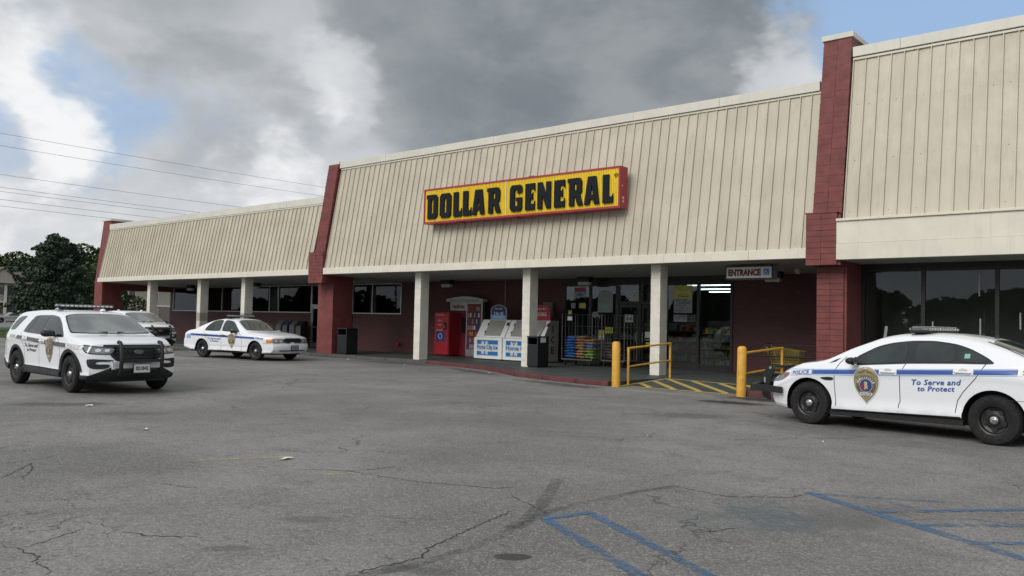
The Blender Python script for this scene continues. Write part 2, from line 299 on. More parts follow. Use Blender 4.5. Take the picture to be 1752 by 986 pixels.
# ---------------- mesh builder ----------------
def tagp(o, label=None, cat=None, group=None, kind=None):
    for k, v in (('label', label), ('category', cat), ('group', group), ('kind', kind)):
        if v: o[k] = v
    return o
def thing(name, label, cat, loc=(0, 0, 0), rz=0.0, group=None, kind=None, parent=None):
    o = bpy.data.objects.new(name, None); COL.objects.link(o); o.location = loc; o.rotation_euler = (0, 0, rz)
    o.empty_display_size = .1
    return tagp(o, label, cat, group, kind)
def link(name, me, parent=None, loc=None, **k):
    o = bpy.data.objects.new(name, me); COL.objects.link(o)
    if parent is not None: o.parent = parent
    if loc is not None: o.location = loc
    return tagp(o, **k)
class B:
    def __init__(s): s.v = []; s.f = []; s.m = []
    def add(s, vs, fs, mi=0, T=None):
        n = len(s.v)
        s.v += [tuple(T @ Vector(v)) if T is not None else tuple(v) for v in vs]
        s.f += [tuple(i+n for i in f) for f in fs]; s.m += [mi]*len(fs); return s
    def box(s, c, d, rz=0.0, mi=0, R=None):
        x, y, z = d[0]/2, d[1]/2, d[2]/2
        T = Matrix.Translation(c) @ (R if R is not None else Matrix.Rotation(rz, 4, 'Z'))
        return s.add([(i, j, k) for i in (-x, x) for j in (-y, y) for k in (-z, z)],
                     [(0, 1, 3, 2), (4, 6, 7, 5), (0, 4, 5, 1), (2, 3, 7, 6), (0, 2, 6, 4), (1, 5, 7, 3)], mi, T)
    def bb(s, x0, x1, y0, y1, z0, z1, mi=0): return s.box(((x0+x1)/2, (y0+y1)/2, (z0+z1)/2), (abs(x1-x0), abs(y1-y0), abs(z1-z0)), mi=mi)
    def prism(s, loops, O, U, V, d, mi=0):
        """2-D loops (first = outline, rest = holes) in frame O,U,V, extruded by vector d"""
        O, U, V, d = Vector(O), Vector(U), Vector(V), Vector(d)
        if loops and not isinstance(loops[0][0], (tuple, list)): loops = [loops]
        flat = [p for l in loops for p in l]
        tri = geometry.tessellate_polygon([[Vector((p[0], p[1], 0)) for p in l] for l in loops])
        n = len(flat); P = [O+U*p[0]+V*p[1] for p in flat]
        vs = P+[p+d for p in P]; fs = [tuple(q) for q in tri]+[tuple(i+n for i in reversed(q)) for q in tri]
        k = 0
        for l in loops:
            L = len(l)
            for i in range(L): a, b = k+i, k+(i+1) % L; fs.append((a, b, b+n, a+n))
            k += L
        return s.add(vs, fs, mi)
    def flat(s, loops, O, U, V, mi=0):
        O, U, V = Vector(O), Vector(U), Vector(V)
        if not isinstance(loops[0][0], (tuple, list)): loops = [loops]
        tri = geometry.tessellate_polygon([[Vector((p[0], p[1], 0)) for p in l] for l in loops])
        return s.add([O+U*p[0]+V*p[1] for l in loops for p in l], [tuple(q) for q in tri], mi)
    def ring(s, c, ax, r, n=16):
        ax = Vector(ax).normalized(); a = ax.orthogonal().normalized(); b = ax.cross(a)
        return [Vector(c)+a*(cos(2*pi*i/n)*r)+b*(sin(2*pi*i/n)*r) for i in range(n)]
    def cyl(s, p0, p1, r0, r1=None, n=16, mi=0, caps=True):
        if r1 is None: r1 = r0
        ax = Vector(p1)-Vector(p0); a = s.ring(p0, ax, r0, n); b = s.ring(p1, ax, r1, n)
        fs = [(i, (i+1) % n, n+(i+1) % n, n+i) for i in range(n)]
        if caps: fs += [tuple(range(n-1, -1, -1)), tuple(range(n, 2*n))]
        return s.add(a+b, fs, mi)
    def tube(s, pts, r, n=8, mi=0, closed=False):
        pts = [Vector(p) for p in pts]; rings = []; N = len(pts); a = None
        for i, p in enumerate(pts):
            tn = (pts[(i+1) % N if closed else min(i+1, N-1)]-pts[(i-1) % N if closed else max(i-1, 0)]).normalized()
            a = tn.orthogonal().normalized() if a is None else (a-tn*a.dot(tn)).normalized()
            b = tn.cross(a); rr = r[i] if isinstance(r, (list, tuple)) else r
            rings += [p+a*(cos(2*pi*k/n)*rr)+b*(sin(2*pi*k/n)*rr) for k in range(n)]
        fs = []
        for i in range(N if closed else N-1):
            j = (i+1) % N
            for k in range(n): fs.append((i*n+k, i*n+(k+1) % n, j*n+(k+1) % n, j*n+k))
        if not closed: fs += [tuple(range(n-1, -1, -1)), tuple(range((N-1)*n, N*n))]
        return s.add(rings, fs, mi)
    def lathe(s, prof, O, ax, n=32, mi=0, close=False):
        """prof: (radius, height along axis)"""
        O, ax = Vector(O), Vector(ax).normalized(); a = ax.orthogonal().normalized(); b = ax.cross(a); vs = []
        for r, h in prof: vs += [O+ax*h+a*(cos(2*pi*k/n)*r)+b*(sin(2*pi*k/n)*r) for k in range(n)]
        P = len(prof); fs = []
        for i in range(P if close else P-1):
            j = (i+1) % P
            for k in range(n): fs.append((i*n+k, i*n+(k+1) % n, j*n+(k+1) % n, j*n+k))
        return s.add(vs, fs, mi)
    def mesh(s, name, mats, smooth=False, fix=True, ang=35):
        me = bpy.data.meshes.new(name); me.from_pydata([tuple(v) for v in s.v], [], s.f)
        for q in ([mats] if isinstance(mats, str) else mats): me.materials.append(MATS[q])
        if any(s.m): me.polygons.foreach_set('material_index', s.m)
        if fix:
            bm = bmesh.new(); bm.from_mesh(me); bmesh.ops.recalc_face_normals(bm, faces=bm.faces); bm.to_mesh(me); bm.free()
        if smooth:
            me.polygons.foreach_set('use_smooth', [True]*len(me.polygons)); me.set_sharp_from_angle(angle=radians(ang))
        me.update(); return me
    def obj(s, name, mats, parent=None, smooth=False, bevel=0.0, fix=True, loc=None, ang=35, **k):
        o = link(name, s.mesh(name, mats, smooth, fix, ang), parent, loc, **k)
        if bevel:
            q = o.modifiers.new('bevel', 'BEVEL'); q.width = bevel; q.segments = 2; q.limit_method = 'ANGLE'; q.angle_limit = radians(40)
        return o
# ---------------- lettering ----------------
_tc = {}
def text2d(s, bold=.02, shear=0.0, spacing=1.0):
    """triangles of a line (or lines) of text, scaled to unit box -> verts2d, faces, aspect"""
    key = (s, bold, shear, spacing)
    if key in _tc: return _tc[key]
    cu = bpy.data.curves.new('text', 'FONT'); cu.body = s; cu.offset = bold; cu.shear = shear; cu.resolution_u = 2; cu.align_x = 'CENTER'; cu.space_character = spacing
    o = bpy.data.objects.new('text', cu); COL.objects.link(o)
    me = bpy.data.meshes.new_from_object(o.evaluated_get(bpy.context.evaluated_depsgraph_get()))
    vs = [(v.co.x, v.co.y) for v in me.vertices]; fs = [tuple(p.vertices) for p in me.polygons]
    bpy.data.objects.remove(o); bpy.data.meshes.remove(me); bpy.data.curves.remove(cu)
    x0, x1 = min(v[0] for v in vs), max(v[0] for v in vs); y0, y1 = min(v[1] for v in vs), max(v[1] for v in vs)
    r = ([((v[0]-x0)/(x1-x0)-.5, (v[1]-y0)/(y1-y0)-.5) for v in vs], fs, (x1-x0)/(y1-y0))
    _tc[key] = r; return r
def put_text(b, s, O, U, V, w, h, mi=0, **k):
    vs, fs, a = text2d(s, **k); O, U, V = Vector(O), Vector(U), Vector(V)
    return b.add([O+U*(v[0]*w)+V*(v[1]*h) for v in vs], fs, mi)
def label_obj(name, s, O, w, h, mat, parent, U=(1, 0, 0), V=(0, 0, 1), **k):
    b = B(); put_text(b, s, O, U, V, w, h, **k); return b.obj(name, mat, parent, fix=False)
# ---------------- ground ----------------
b = B(); NX = 24
b.add([(-1200, -900, 0), (900, -900, 0), (900, 1200, 0), (-1200, 1200, 0)], [(0, 1, 2, 3)])
b.obj('ground', 'asphalt', fix=False, kind='structure')
def sheet(name, pts, z, mat, kind='structure', **k):
    b = B(); b.flat([(p[0], p[1]) for p in pts], (0, 0, z), (1, 0, 0), (0, 1, 0)); return b.obj(name, mat, fix=False, kind=kind, **k)
sheet('grass_verge', [(-92, -300), (-56, -300), (-56, 300), (-92, 300)], .02, 'grass')
sheet('road', [(-140, -300), (-93, -300), (-93, 300), (-140, 300)], .008, 'road')
sheet('lawn', [(-400, -300), (-141, -300), (-141, 300), (-400, 300)], .02, 'grass')
sheet('lawn', [(-56, 36), (60, 36), (60, 300), (-56, 300)], .02, 'grass')
# grass blades on the verge edge nearest the lot
b = B()
for i in range(9000):
    x = random.uniform(-80, -56.0); y = random.uniform(8, 32); h = random.uniform(.05, .13); a = random.uniform(0, pi); w = .03
    b.add([(x-w*cos(a), y-w*sin(a), .02), (x+w*cos(a), y+w*sin(a), .02), (x+random.uniform(-.04, .04), y+random.uniform(-.04, .04), .02+h)], [(0, 1, 2)])
b.obj('grass_blades', 'leaf_a', fix=False, kind='stuff', label='green grass on the verge left of the parking lot', cat='grass')
def strip(name, pts, w, z, mat, label=None, **k):
    b = B(); vs = []; P = [Vector((p[0], p[1], 0)) for p in pts]
    Q = []
    for i in range(len(P)-1):
        n = max(1, int((P[i+1]-P[i]).length/.25))
        Q += [P[i].lerp(P[i+1], j/n) for j in range(n)]
    Q.append(P[-1])
    for i, p in enumerate(Q):
        d = (Q[min(i+1, len(Q)-1)]-Q[max(i-1, 0)]).normalized(); nn = Vector((-d.y, d.x, 0))
        ww = w/2*random.uniform(.88, 1.1); vs += [p+nn*ww+Vector((0, 0, z)), p-nn*ww+Vector((0, 0, z))]
    b.add(vs, [(2*i, 2*i+1, 2*i+3, 2*i+2) for i in range(len(Q)-1)]); return b.obj(name, mat, fix=False, kind='structure', **k)
# blue parking markings (stall nose and hatched aisle)
strip('blue_marking', [(-4.17, 5.44), (-2.7, 4.60), (-1.2, 3.75)], .10, .004, 'worn_blue')
strip('blue_marking', [(-4.20, 5.42), (-4.05, 5.94)], .085, .0055, 'worn_blue')
strip('blue_marking', [(-4.07, 5.90), (-2.48, 4.98), (-1.0, 4.12)], .09, .004, 'worn_blue')
strip('blue_marking', [(-3.05, 8.17), (-1.04, 6.94), (1.0, 5.7)], .13, .004, 'worn_blue')
strip('blue_marking', [(-2.95, 8.15), (-1.95, 8.68)], .10, .0055, 'faded_blue')
strip('blue_marking', [(-2.5, 8.4), (-1.9, 8.05)], .07, .007, 'faded_blue')
for a, c in (((-2.28, 7.76), (-1.2, 9.0)), ((-1.86, 7.49), (-.75, 8.6)), ((-1.38, 7.19), (-.3, 8.2)), ((-.95, 6.93), (.3, 8.0))):
    strip('blue_marking', [a, c], .10, .0055, 'worn_blue')
strip('tar_seam', [(-4.12, 3.2), (-4.0, 3.77), (-4.03, 4.5), (-4.21, 5.23), (-4.33, 5.69), (-4.32, 6.2), (-4.23, 7.04), (-4.1, 7.51)], .10, .0035, 'tar')
strip('tar_seam', [(-4.19, 4.99), (-4.28, 5.31), (-4.58, 5.93), (-5.16, 6.92)], .12, .003, 'tar')
strip('yellow_marking', [(-8.6, 4.85), (-8.1, 5.75)], .08, .004, 'worn_yellow')
strip('yellow_marking', [(-6.95, 5.3), (-6.85, 5.6)], .06, .004, 'worn_yellow')
sheet('faded_symbol', [(-3.5, 7.0), (-2.7, 6.4), (-2.35, 6.6), (-2.6, 7.0), (-3.1, 7.5), (-3.6, 7.45)], .004, 'pale_blue_stain')
# long open cracks
CR = [[(-6.35, 2.16), (-6.19, 2.23), (-6.02, 2.23), (-5.90, 2.25), (-5.80, 2.16), (-5.53, 2.18), (-5.44, 2.10)], [(-6.19, 2.23), (-6.25, 2.42), (-6.40, 2.68), (-6.40, 2.76)], [(-6.16, 2.89), (-5.88, 2.99), (-5.59, 3.22)], [(-7.42, 5.32), (-7.00, 5.65), (-6.12, 5.76), (-5.29, 6.10), (-5.22, 6.28)], [(-6.95, 5.50), (-6.82, 6.23)], [(-4.57, 5.50), (-4.42, 4.86), (-4.23, 4.16), (-4.10, 3.97), (-4.12, 3.77), (-4.16, 3.38)], [(-4.07, 7.47), (-3.52, 7.38), (-3.07, 7.81), (-2.99, 8.19)], [(-2.89, 6.38), (-2.95, 6.19), (-3.08, 5.94)], [(-7.65, 3.96), (-7.36, 4.02), (-7.18, 4.15)], [(-8.87, 2.99), (-9.08, 3.16), (-9.57, 3.51), (-9.20, 3.39), (-8.70, 3.12)], [(-5.02, 5.97), (-4.25, 5.58)]]
def crack(pts):
    rg = random.Random(int(pts[0][0]*100)); P = [Vector((p[0], p[1], 0)) for p in pts]; Q = []
    for i in range(len(P)-1):
        n = max(2, int((P[i+1]-P[i]).length/.035))
        for j in range(n): Q.append(P[i].lerp(P[i+1], j/n)+Vector((rg.gauss(0, .011), rg.gauss(0, .011), 0)))
    Q.append(P[-1]); b = B(); vs = []
    for i, p in enumerate(Q):
        d = (Q[min(i+1, len(Q)-1)]-Q[max(i-1, 0)]); d = d.normalized() if d.length > 0 else Vector((1, 0, 0)); nn = Vector((-d.y, d.x, 0))
        w = .0075*rg.uniform(.25, 1.3)*min(1, .25+i/6, .25+(len(Q)-1-i)/6); vs += [p+nn*w+Vector((0, 0, .002)), p-nn*w+Vector((0, 0, .002))]
    b.add(vs, [(2*i, 2*i+1, 2*i+3, 2*i+2) for i in range(len(Q)-1)]); b.obj('asphalt_crack', 'crack', fix=False, kind='structure')
for q in CR: crack(q)
# ---------------- sidewalk, kerb, ramp ----------------
ZW = .12
KL = [(-52, 21.62), (-29.2, 21.62), (-24.5, 21.62), (-22.2, 21.58), (-20.4, 21.3), (-18.6, 20.75), (-17.3, 20.1), (-15.9, 19.2), (-14.5, 18.75), (-13.1, 18.42), (-12.0, 18.30)]
KR = [(-8.35, 18.42), (-7.6, 18.55), (-5, 18.7), (6, 18.8)]
RB = [(-11.75, 20.85), (-8.5, 20.25)]
wp = KL + [(-11.94, 18.50), (-11.94, 20.88), (-8.45, 20.25), (-8.35, 18.5)] + KR[1:] + [(6, 25.85), (-52, 25.85)]
b = B(); b.prism(wp, (0, 0, 0), (1, 0, 0), (0, 1, 0), (0, 0, ZW))
walk = b.obj('sidewalk', 'walk_green', kind='structure')
def kerb(pl, mat):
    for i in range(len(pl)-1):
        a, c = Vector((*pl[i], 0)), Vector((*pl[i+1], 0)); n = max(1, round((c-a).length/1.9))
        for j in range(n):
            p, q = a.lerp(c, j/n), a.lerp(c, (j+1)/n); d = q-p; L = d.length-.012
            k = B(); k.box((0, 0, 0), (L, .16, ZW+.006))
            o = k.obj('kerb_stone', mat(p.x), walk, bevel=.012)
            o.location = (p+q)/2+Vector((0, 0, (ZW+.006)/2+random.uniform(0, .004)))+Vector((d.y, -d.x, 0)).normalized()*(.04+random.uniform(-.006, .006)); o.rotation_euler = (0, 0, atan2(d.y, d.x))
kerb(KL, lambda x: 'kerb_red' if x > -24.5 else 'kerb_grey'); kerb(KR, lambda x: 'kerb_red')
# ramp: a sloped sheet rising from the lot to the walk
def rampz(x, y):
    yf = 18.50; yb = 20.85+(x+11.75)*(-.6/3.3); return .004+max(0, min(1, (y-yf)/(yb-yf)))*(ZW+.002-.004)
b = B(); nx_, ny_ = 14, 8; vs = []
for j in range(ny_+1):
    for i in range(nx_+1):
        x = -11.92+(3.5)*i/nx_; yb = 20.85+(x+11.75)*(-.6/3.3); y = 18.50+(yb-18.50)*j/ny_; vs.append((x, y, rampz(x, y)))
b.add(vs, [(j*(nx_+1)+i, j*(nx_+1)+i+1, (j+1)*(nx_+1)+i+1, (j+1)*(nx_+1)+i) for j in range(ny_) for i in range(nx_)])
n_ = nx_+1; sk = [(-11.92, 18.5), (-11.92, 20.88), (-8.42, 20.24), (-8.42, 18.5)]
b.add([(x, y, z) for x, y in sk for z in (-.05, rampz(x, y))], [(0, 1, 3, 2), (4, 5, 7, 6), (6, 7, 1, 0)])
ramp = b.obj('kerb_ramp', 'walk_green', kind='structure', fix=False)
def rstripe(a, c, w):
    b = B(); a, c = Vector((*a, 0)), Vector((*c, 0)); d = (c-a).normalized(); nn = Vector((-d.y, d.x, 0))*w/2; vs = []
    for j in range(13):
        p = a.lerp(c, j/12)
        for q in (p+nn, p-nn): vs.append((q.x, q.y, rampz(q.x, q.y)+.004))
    b.add(vs, [(2*i, 2*i+1, 2*i+3, 2*i+2) for i in range(12)]); b.obj('ramp_stripe', 'ramp_yellow', ramp, fix=False)
rstripe((-11.9, 18.56), (-8.45, 18.56), .10); rstripe((-11.84, 18.62), (-11.72, 20.74), .10); rstripe((-11.72, 20.76), (-8.45, 20.17), .09)
for sm_ in (7.75, 8.45, 9.15, 9.85, 10.55, 11.25):      # diagonal bars, y = sm_ - x shifted into the ramp
    p = []
    for k in range(61):
        x = -11.74+3.27*k/60; y = 18.60+(sm_-7.0)-(x+11.74)*1.0+0.0; yb = 20.72+(x+11.75)*(-.6/3.3)
        if 18.60 <= y <= yb: p.append((x, y))
    if len(p) > 3: rstripe(p[0], p[-1], .15)
# ================= building =================
bld = thing('retail_building', 'long cream metal mansard strip mall with dark red brick piers and white block pillars', 'building', (-22, 24, 0))
bld.location = (0, 0, 0)
YW = 25.8; SOF = 3.44
rnd = random.Random(3)
def panel_mesh(w, h, dy, rows=()):
    """standing seam pan: recessed pan + left seam, built along the slope"""
    b = B(); U = Vector((1, 0, 0)); n = Vector((0, -h, dy)).normalized()
    top = Vector((0, dy, h))
    def q(x, o, tt): return U*x+top*tt+n*o
    prof = [(0, -.006), (0, .038), (.024, .038), (.024, -.006), (.04, .0), (w*.5, .003), (w, .0)]
    vs = []
    for tt in (0, 1): vs += [q(x, o, tt) for x, o in prof]
    N = len(prof); vs += [q(w, -.02, 0), q(0, -.02, 0), q(w, -.02, 1), q(0, -.02, 1)]
    fs = [(i, i+1, N+i+1, N+i) for i in range(N-1)]
    bb_ = B().add(vs, fs)
    for tt in rows:
        p = q(w*rnd.uniform(.45, .6), .006, tt+rnd.uniform(-.006, .006)); r_ = rnd.uniform(.007, .013)
        bb_.add([p+U*(r_*cos(a*pi/3))+top.normalized()*(r_*sin(a*pi/3)) for a in range(6)], [(0, 1, 2, 3, 4, 5)], 1)
    return bb_.mesh('mansard_panel', ['cream_panel', 'rust'], fix=False)
def section(x0, x1, z0, z1, y0, slope, n):
    w = (x1-x0)/n; mes = [panel_mesh(w, z1-z0, (z1-z0)*slope, rw) for rw in ((.04, .36, .70, .97), (.36, .70), (.04, .36), (.70,), ())]
    for i in range(n):
        o = link('mansard_panel', mes[rnd.choice((0, 0, 1, 1, 2, 3, 4))], bld, (x0+i*w, y0+rnd.uniform(-.004, .004), z0)); o.rotation_euler = (rnd.uniform(-.0012, .0012), 0, 0)
SL = .172
section(-49.45, -29.25, 3.66, 6.52, 21.36, SL+.02, 66)
section(-28.25, -7.88, 3.68, 7.98, 21.36, SL, 66)
section(-7.12, 6.6, 4.38, 8.72, 21.40, SL, 44)
def run_boxes(name, mat, xs, y0, y1, z0, z1, bevel=.008):
    for a, c in zip(xs[:-1], xs[1:]):
        b = B(); dz = rnd.uniform(-.004, .004); b.bb(a+.003, c-.003, y0+rnd.uniform(-.004, .004), y1, z0+dz, z1+dz); b.obj(name, mat, bld, bevel=bevel)
def splits(a, c, st): 
    n = max(1, round((c-a)/st)); return [a+(c-a)*i/n for i in range(n+1)]
# fascia band, roof cap, dark drip rail beneath the cap
run_boxes('fascia_band', 'cream_trim', [-49.5, -46, -42.9, -39.9, -36.9, -33.9, -30.9, -29.22], 21.28, 21.5, 3.43, 3.665)
run_boxes('fascia_band', 'cream_trim', [-28.28, -26.55, -23.5, -21.4, -18.3, -15.15, -12.2, -9.6, -8.0], 21.28, 21.5, 3.43, 3.69)
run_boxes('fascia_band', 'cream_trim', [-7.24, -1.0, 6.6], 21.22, 21.5, 3.36, 3.76)
run_boxes('fascia_band', 'cream_trim', [-7.24, -1.0, 6.6], 21.235, 21.5, 3.765, 4.33)
run_boxes('fascia_ledge', 'cream_trim', [-7.24, -1.0, 6.6], 21.19, 21.5, 4.335, 4.40)
run_boxes('roof_cap', 'cap_metal', splits(-49.45, -28.9, 3.05), 21.84, 22.4, 6.54, 6.84)
run_boxes('roof_cap', 'cap_metal', splits(-28.3, -7.95, 3.05), 22.0, 22.5, 7.98, 8.24)
run_boxes('roof_cap', 'cap_metal', [-7.12, -5.95, -2.9, .15, 3.2, 6.6], 22.05, 22.6, 8.74, 9.0)
for x0, x1, y, z in ((-49.45, -29.2, 21.88, 6.48), (-28.25, -7.9, 22.06, 7.91), (-7.12, 6.6, 22.10, 8.66)):
    b = B(); b.bb(x0, x1, y-.015, y+.2, z, z+.055); b.obj('drip_rail', 'cream_trim', bld)
# building mass behind the fronts
b = B(); b.bb(-49.6, -28.6, 22.25, 48, 6.2, 6.45); b.obj('roof', 'tar_roof', bld)
b = B(); b.bb(-28.6, -7.5, 22.4, 48, 7.5, 7.75); b.obj('roof', 'tar_roof', bld)
b = B(); b.bb(-7.5, 6.6, 22.5, 48, 8.2, 8.45); b.obj('roof', 'tar_roof', bld)
for x0, x1, z in ((-49.6, -28.6, 6.2), (-28.55, -7.5, 7.5), (-7.45, 6.6, 8.2)):
    b = B(); b.bb(x0, x1, 26.1, 26.4, 3.45, z-.003); b.obj('parapet_backing', 'siding_brown', bld)
    b = B(); b.bb(x0, x1, 47.7, 48, 0, z-.003); b.obj('wall', 'brick_wall', bld)
b = B(); b.bb(-49.6, -49.3, 26.1, 47.7, .0, 6.2); b.obj('wall', 'brick_wall', bld)
b = B(); b.bb(6.3, 6.6, 23.0, 47.7, .0, 8.2); b.obj('wall', 'brick_wall', bld)
b = B(); b.bb(-28.9, -28.6, 26.5, 47.7, .0, 7.5); b.obj('wall', 'brick_wall', bld)
b = B(); b.bb(-28.9, -28.4, 22.4, 26.1, 6.2, 7.7); b.obj('wall', 'brick_wall', bld)
# soffit
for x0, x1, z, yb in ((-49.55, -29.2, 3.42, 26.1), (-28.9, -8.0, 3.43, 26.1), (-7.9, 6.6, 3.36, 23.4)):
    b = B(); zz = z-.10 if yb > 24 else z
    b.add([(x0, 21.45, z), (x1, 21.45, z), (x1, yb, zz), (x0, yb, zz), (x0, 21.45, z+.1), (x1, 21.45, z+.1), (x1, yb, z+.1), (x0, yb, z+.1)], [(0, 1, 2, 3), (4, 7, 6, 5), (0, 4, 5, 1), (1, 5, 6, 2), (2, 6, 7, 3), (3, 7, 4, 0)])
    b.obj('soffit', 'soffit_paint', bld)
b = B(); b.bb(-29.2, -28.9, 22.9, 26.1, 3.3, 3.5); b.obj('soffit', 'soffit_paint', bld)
# end beam over the open end of the canopy
b = B(); b.bb(-49.95, -49.56, 22.6, 26.1, 3.02, 3.5); b.obj('end_beam', 'red_paint', bld)
# back wall with openings
def wall_y(y, x0, x1, z0, z1, th=.3, mat='brick_wall'):
    b = B(); b.bb(x0, x1, y, y+th, z0, z1); return b.obj('wall', mat, bld)
Z0 = ZW
wall_y(YW, -49.6, -35.12, Z0, 1.86); wall_y(YW, -49.6, -49.2, 1.86, 3.42); wall_y(YW, -49.2, -31.86, 3.3, 3.42)
wall_y(YW, -31.82, -19.15, Z0, 1.86); wall_y(YW, -28.36, -19.15, 1.86, 3.42); wall_y(YW, -31.86, -28.36, 3.3, 3.42)
wall_y(YW, -19.15, -12.15, 3.12, 3.42, mat='dark_frame'); wall_y(YW, -12.15, -7.4, Z0, 3.42)
wall_y(YW, -34.2, -32.56, Z0, 3.3)
# aluminium / dark framed openings
def window(x0, x1, z0, z1, muls, y=YW, mat='alu', glass='dark_glass', fw=.05, sill=True, hor=()):
    fr = B()
    for a in (x0, x1-fw): fr.bb(a, a+fw, y-.03, y+.09, z0, z1)
    fr.bb(x0+fw, x1-fw, y-.032, y+.092, z1-fw, z1); fr.bb(x0+fw, x1-fw, y-.045, y+.092, z0, z0+fw)
    w = fr.obj('window', mat, bld)
    xs = [x0+fw]+list(muls)+[x1-fw]
    for q in muls:
        k = B(); k.bb(q-fw/2, q+fw/2, y-.028, y+.088, z0+fw, z1-fw); k.obj('mullion', mat, w)
    for z in hor:
        k = B(); k.bb(x0+fw, x1-fw, y-.02, y+.08, z-fw/2, z+fw/2); k.obj('mullion', mat, w)
    for a, c in zip(xs[:-1], xs[1:]):
        k = B(); k.bb(a+(.0 if a == xs[0] else fw/2), c-(.0 if c == xs[-1] else fw/2), y+.02, y+.028, z0+fw, z1-fw); k.obj('pane', glass, w)
    return w
def door(x0, x1, z0, z1, y=YW, mat='alu', glass='dark_glass', fw=.055, handle_x=None, trans=None):
    fr = B(); fr.bb(x0, x0+fw, y-.03, y+.09, z0, z1); fr.bb(x1-fw, x1, y-.03, y+.09, z0, z1); fr.bb(x0+fw, x1-fw, y-.032, y+.092, z1-fw, z1)
    if trans: fr.bb(x0+fw, x1-fw, y-.025, y+.085, trans, trans+.1)
    d = fr.obj('door', mat, bld); zt = trans or (z1-fw)
    lf = B(); a, c = x0+fw+.008, x1-fw-.008
    lf.bb(a, a+.07, y, y+.05, z0+.01, zt-.01); lf.bb(c-.07, c, y, y+.05, z0+.01, zt-.01); lf.bb(a+.07, c-.07, y+.001, y+.049, zt-.12, zt-.012); lf.bb(a+.07, c-.07, y+.001, y+.049, z0+.012, z0+.22); lf.bb(a+.07, c-.07, y+.003, y+.047, z0+.98, z0+1.04)
    lf.obj('door_leaf', mat, d)
    k = B(); k.bb(a+.07, c-.07, y+.02, y+.028, z0+.22, zt-.12); k.obj('pane', glass, d)
    if trans: k = B(); k.bb(x0+fw, x1-fw, y+.02, y+.028, trans+.1, z1-fw); k.obj('pane', glass, d)
    hx = handle_x if handle_x is not None else a+.10
    k = B(); k.tube([(hx, y, z0+.9), (hx, y-.06, z0+.9), (hx, y-.06, z0+1.2), (hx, y, z0+1.2)], .014); k.obj('handle', 'steel', d, smooth=True)
    return d
window(-49.2, -35.12, 1.86, 3.3, [-46.4, -43.6, -41.4, -38.85, -38.02])
door(-35.12, -34.2, Z0+.02, 3.3, mat='alu', trans=2.2)
door(-32.56, -31.86, Z0+.14, 3.3, mat='alu', trans=2.35)
b = B(); b.bb(-32.6, -31.84, 25.35, 25.8, Z0, Z0+.13); b.obj('door_step', 'concrete', bld)
window(-31.86, -28.36, 1.86, 3.3, [-30.4])
# main shopfront
DF = 'dark_frame'
window(-19.15, -16.66, Z0, 3.12, [-17.9], mat=DF, glass='store_glass', fw=.09, hor=(Z0+.25,))
door(-16.66, -15.72, Z0, 3.12, mat=DF, glass='store_glass', trans=2.36, handle_x=-15.86)
door(-15.72, -14.70, Z0, 3.12, mat=DF, glass='store_glass', trans=2.36, handle_x=-15.58)
window(-14.70, -12.15, Z0, 3.12, [-13.42], mat=DF, glass='store_glass', fw=.09, hor=(Z0+.16,))
# right shopfront
window(-7.18, 6.3, Z0+.02, 3.24, [-5.64, -3.98, -2.3, -.6, 1.1, 2.8, 4.5], y=23.0, mat=DF, glass='film_glass', fw=.09)
b = B(); b.bb(-7.2, 6.3, 22.98, 23.25, 3.245, 3.36); b.obj('wall', 'dark_frame', bld)
b = B(); b.bb(-7.45, -7.2, 22.98, 26.1, 0, 3.4); b.obj('wall', 'brick_wall', bld)
# dark rooms behind the glass
def room(x0, x1, y0, y1, z1, mat='interior', floor='interior_pale'):
    b = B(); 
    b.bb(x0-.1, x0, y0, y1, 0, z1); b.bb(x1, x1+.1, y0, y1, 0, z1); b.bb(x0, x1, y1, y1+.1, 0, z1); b.bb(x0-.1, x1+.1, y0, y1+.1, z1, z1+.08)
    b.obj('room_wall', mat, bld); b = B(); b.bb(x0, x1, y0, y1, ZW-.1, ZW-.01); b.obj('floor', floor, bld)
room(-49.1, -28.45, 26.11, 31, 3.35, floor='interior'); room(-20.2, -9.6, 26.11, 37, 3.3); room(-7.1, 6.2, 23.26, 24.6, 3.4, mat='film', floor='interior')
# end pier, middle pier, right pier
def pier(prof, x0, x1, mat='red_paint', name='brick_pier'):
    b = B(); b.prism([prof], (x0, 0, 0), (0, 1, 0), (0, 0, 1), (x1-x0, 0, 0)); return b.obj(name, mat, bld)
SLm = .163
pl_ = [(21.80, 0), (21.80, 3.42), (21.62, 3.42), (22.15, 7.08), (24.0, 7.08), (24.0, 3.5), (22.95, 3.42), (22.95, 0)]
pe = pier([(21.62, 0), (21.62, 3.42), (22.0, 7.08), (24.2, 7.08), (24.2, 3.0), (22.75, 3.0), (22.75, 0)], -50.6, -49.6)
b = B(); b.bb(-50.66, -49.50, 21.93, 24.25, 7.085, 7.19); b.obj('cap', 'cap_metal', pe, bevel=.01)
def brick_set(parent, x0, x1, z0, z1, y0, slope, cols, ch, jit=.006, side=True):
    bw = (x1-x0)/cols; n = int(round((z1-z0)/ch)); ch = (z1-z0)/n
    me = []
    for sc in (1,):
        k = B(); k.box((0, 0, 0), (bw-.006, .17, ch-.007)); me.append(k.mesh('brick', 'red_paint'))
    for i in range(n):
        z = z0+(i+.5)*ch
        for j in range(cols):
            o = link('brick', me[0], parent, (x0+(j+.5)*bw+rnd.uniform(-.002, .002), y0+slope*(z-z0)+.085+rnd.uniform(-jit, jit), z+rnd.uniform(-.002, .002)))
            o.rotation_euler = (0, rnd.uniform(-.004, .004), rnd.uniform(-.008, .008))
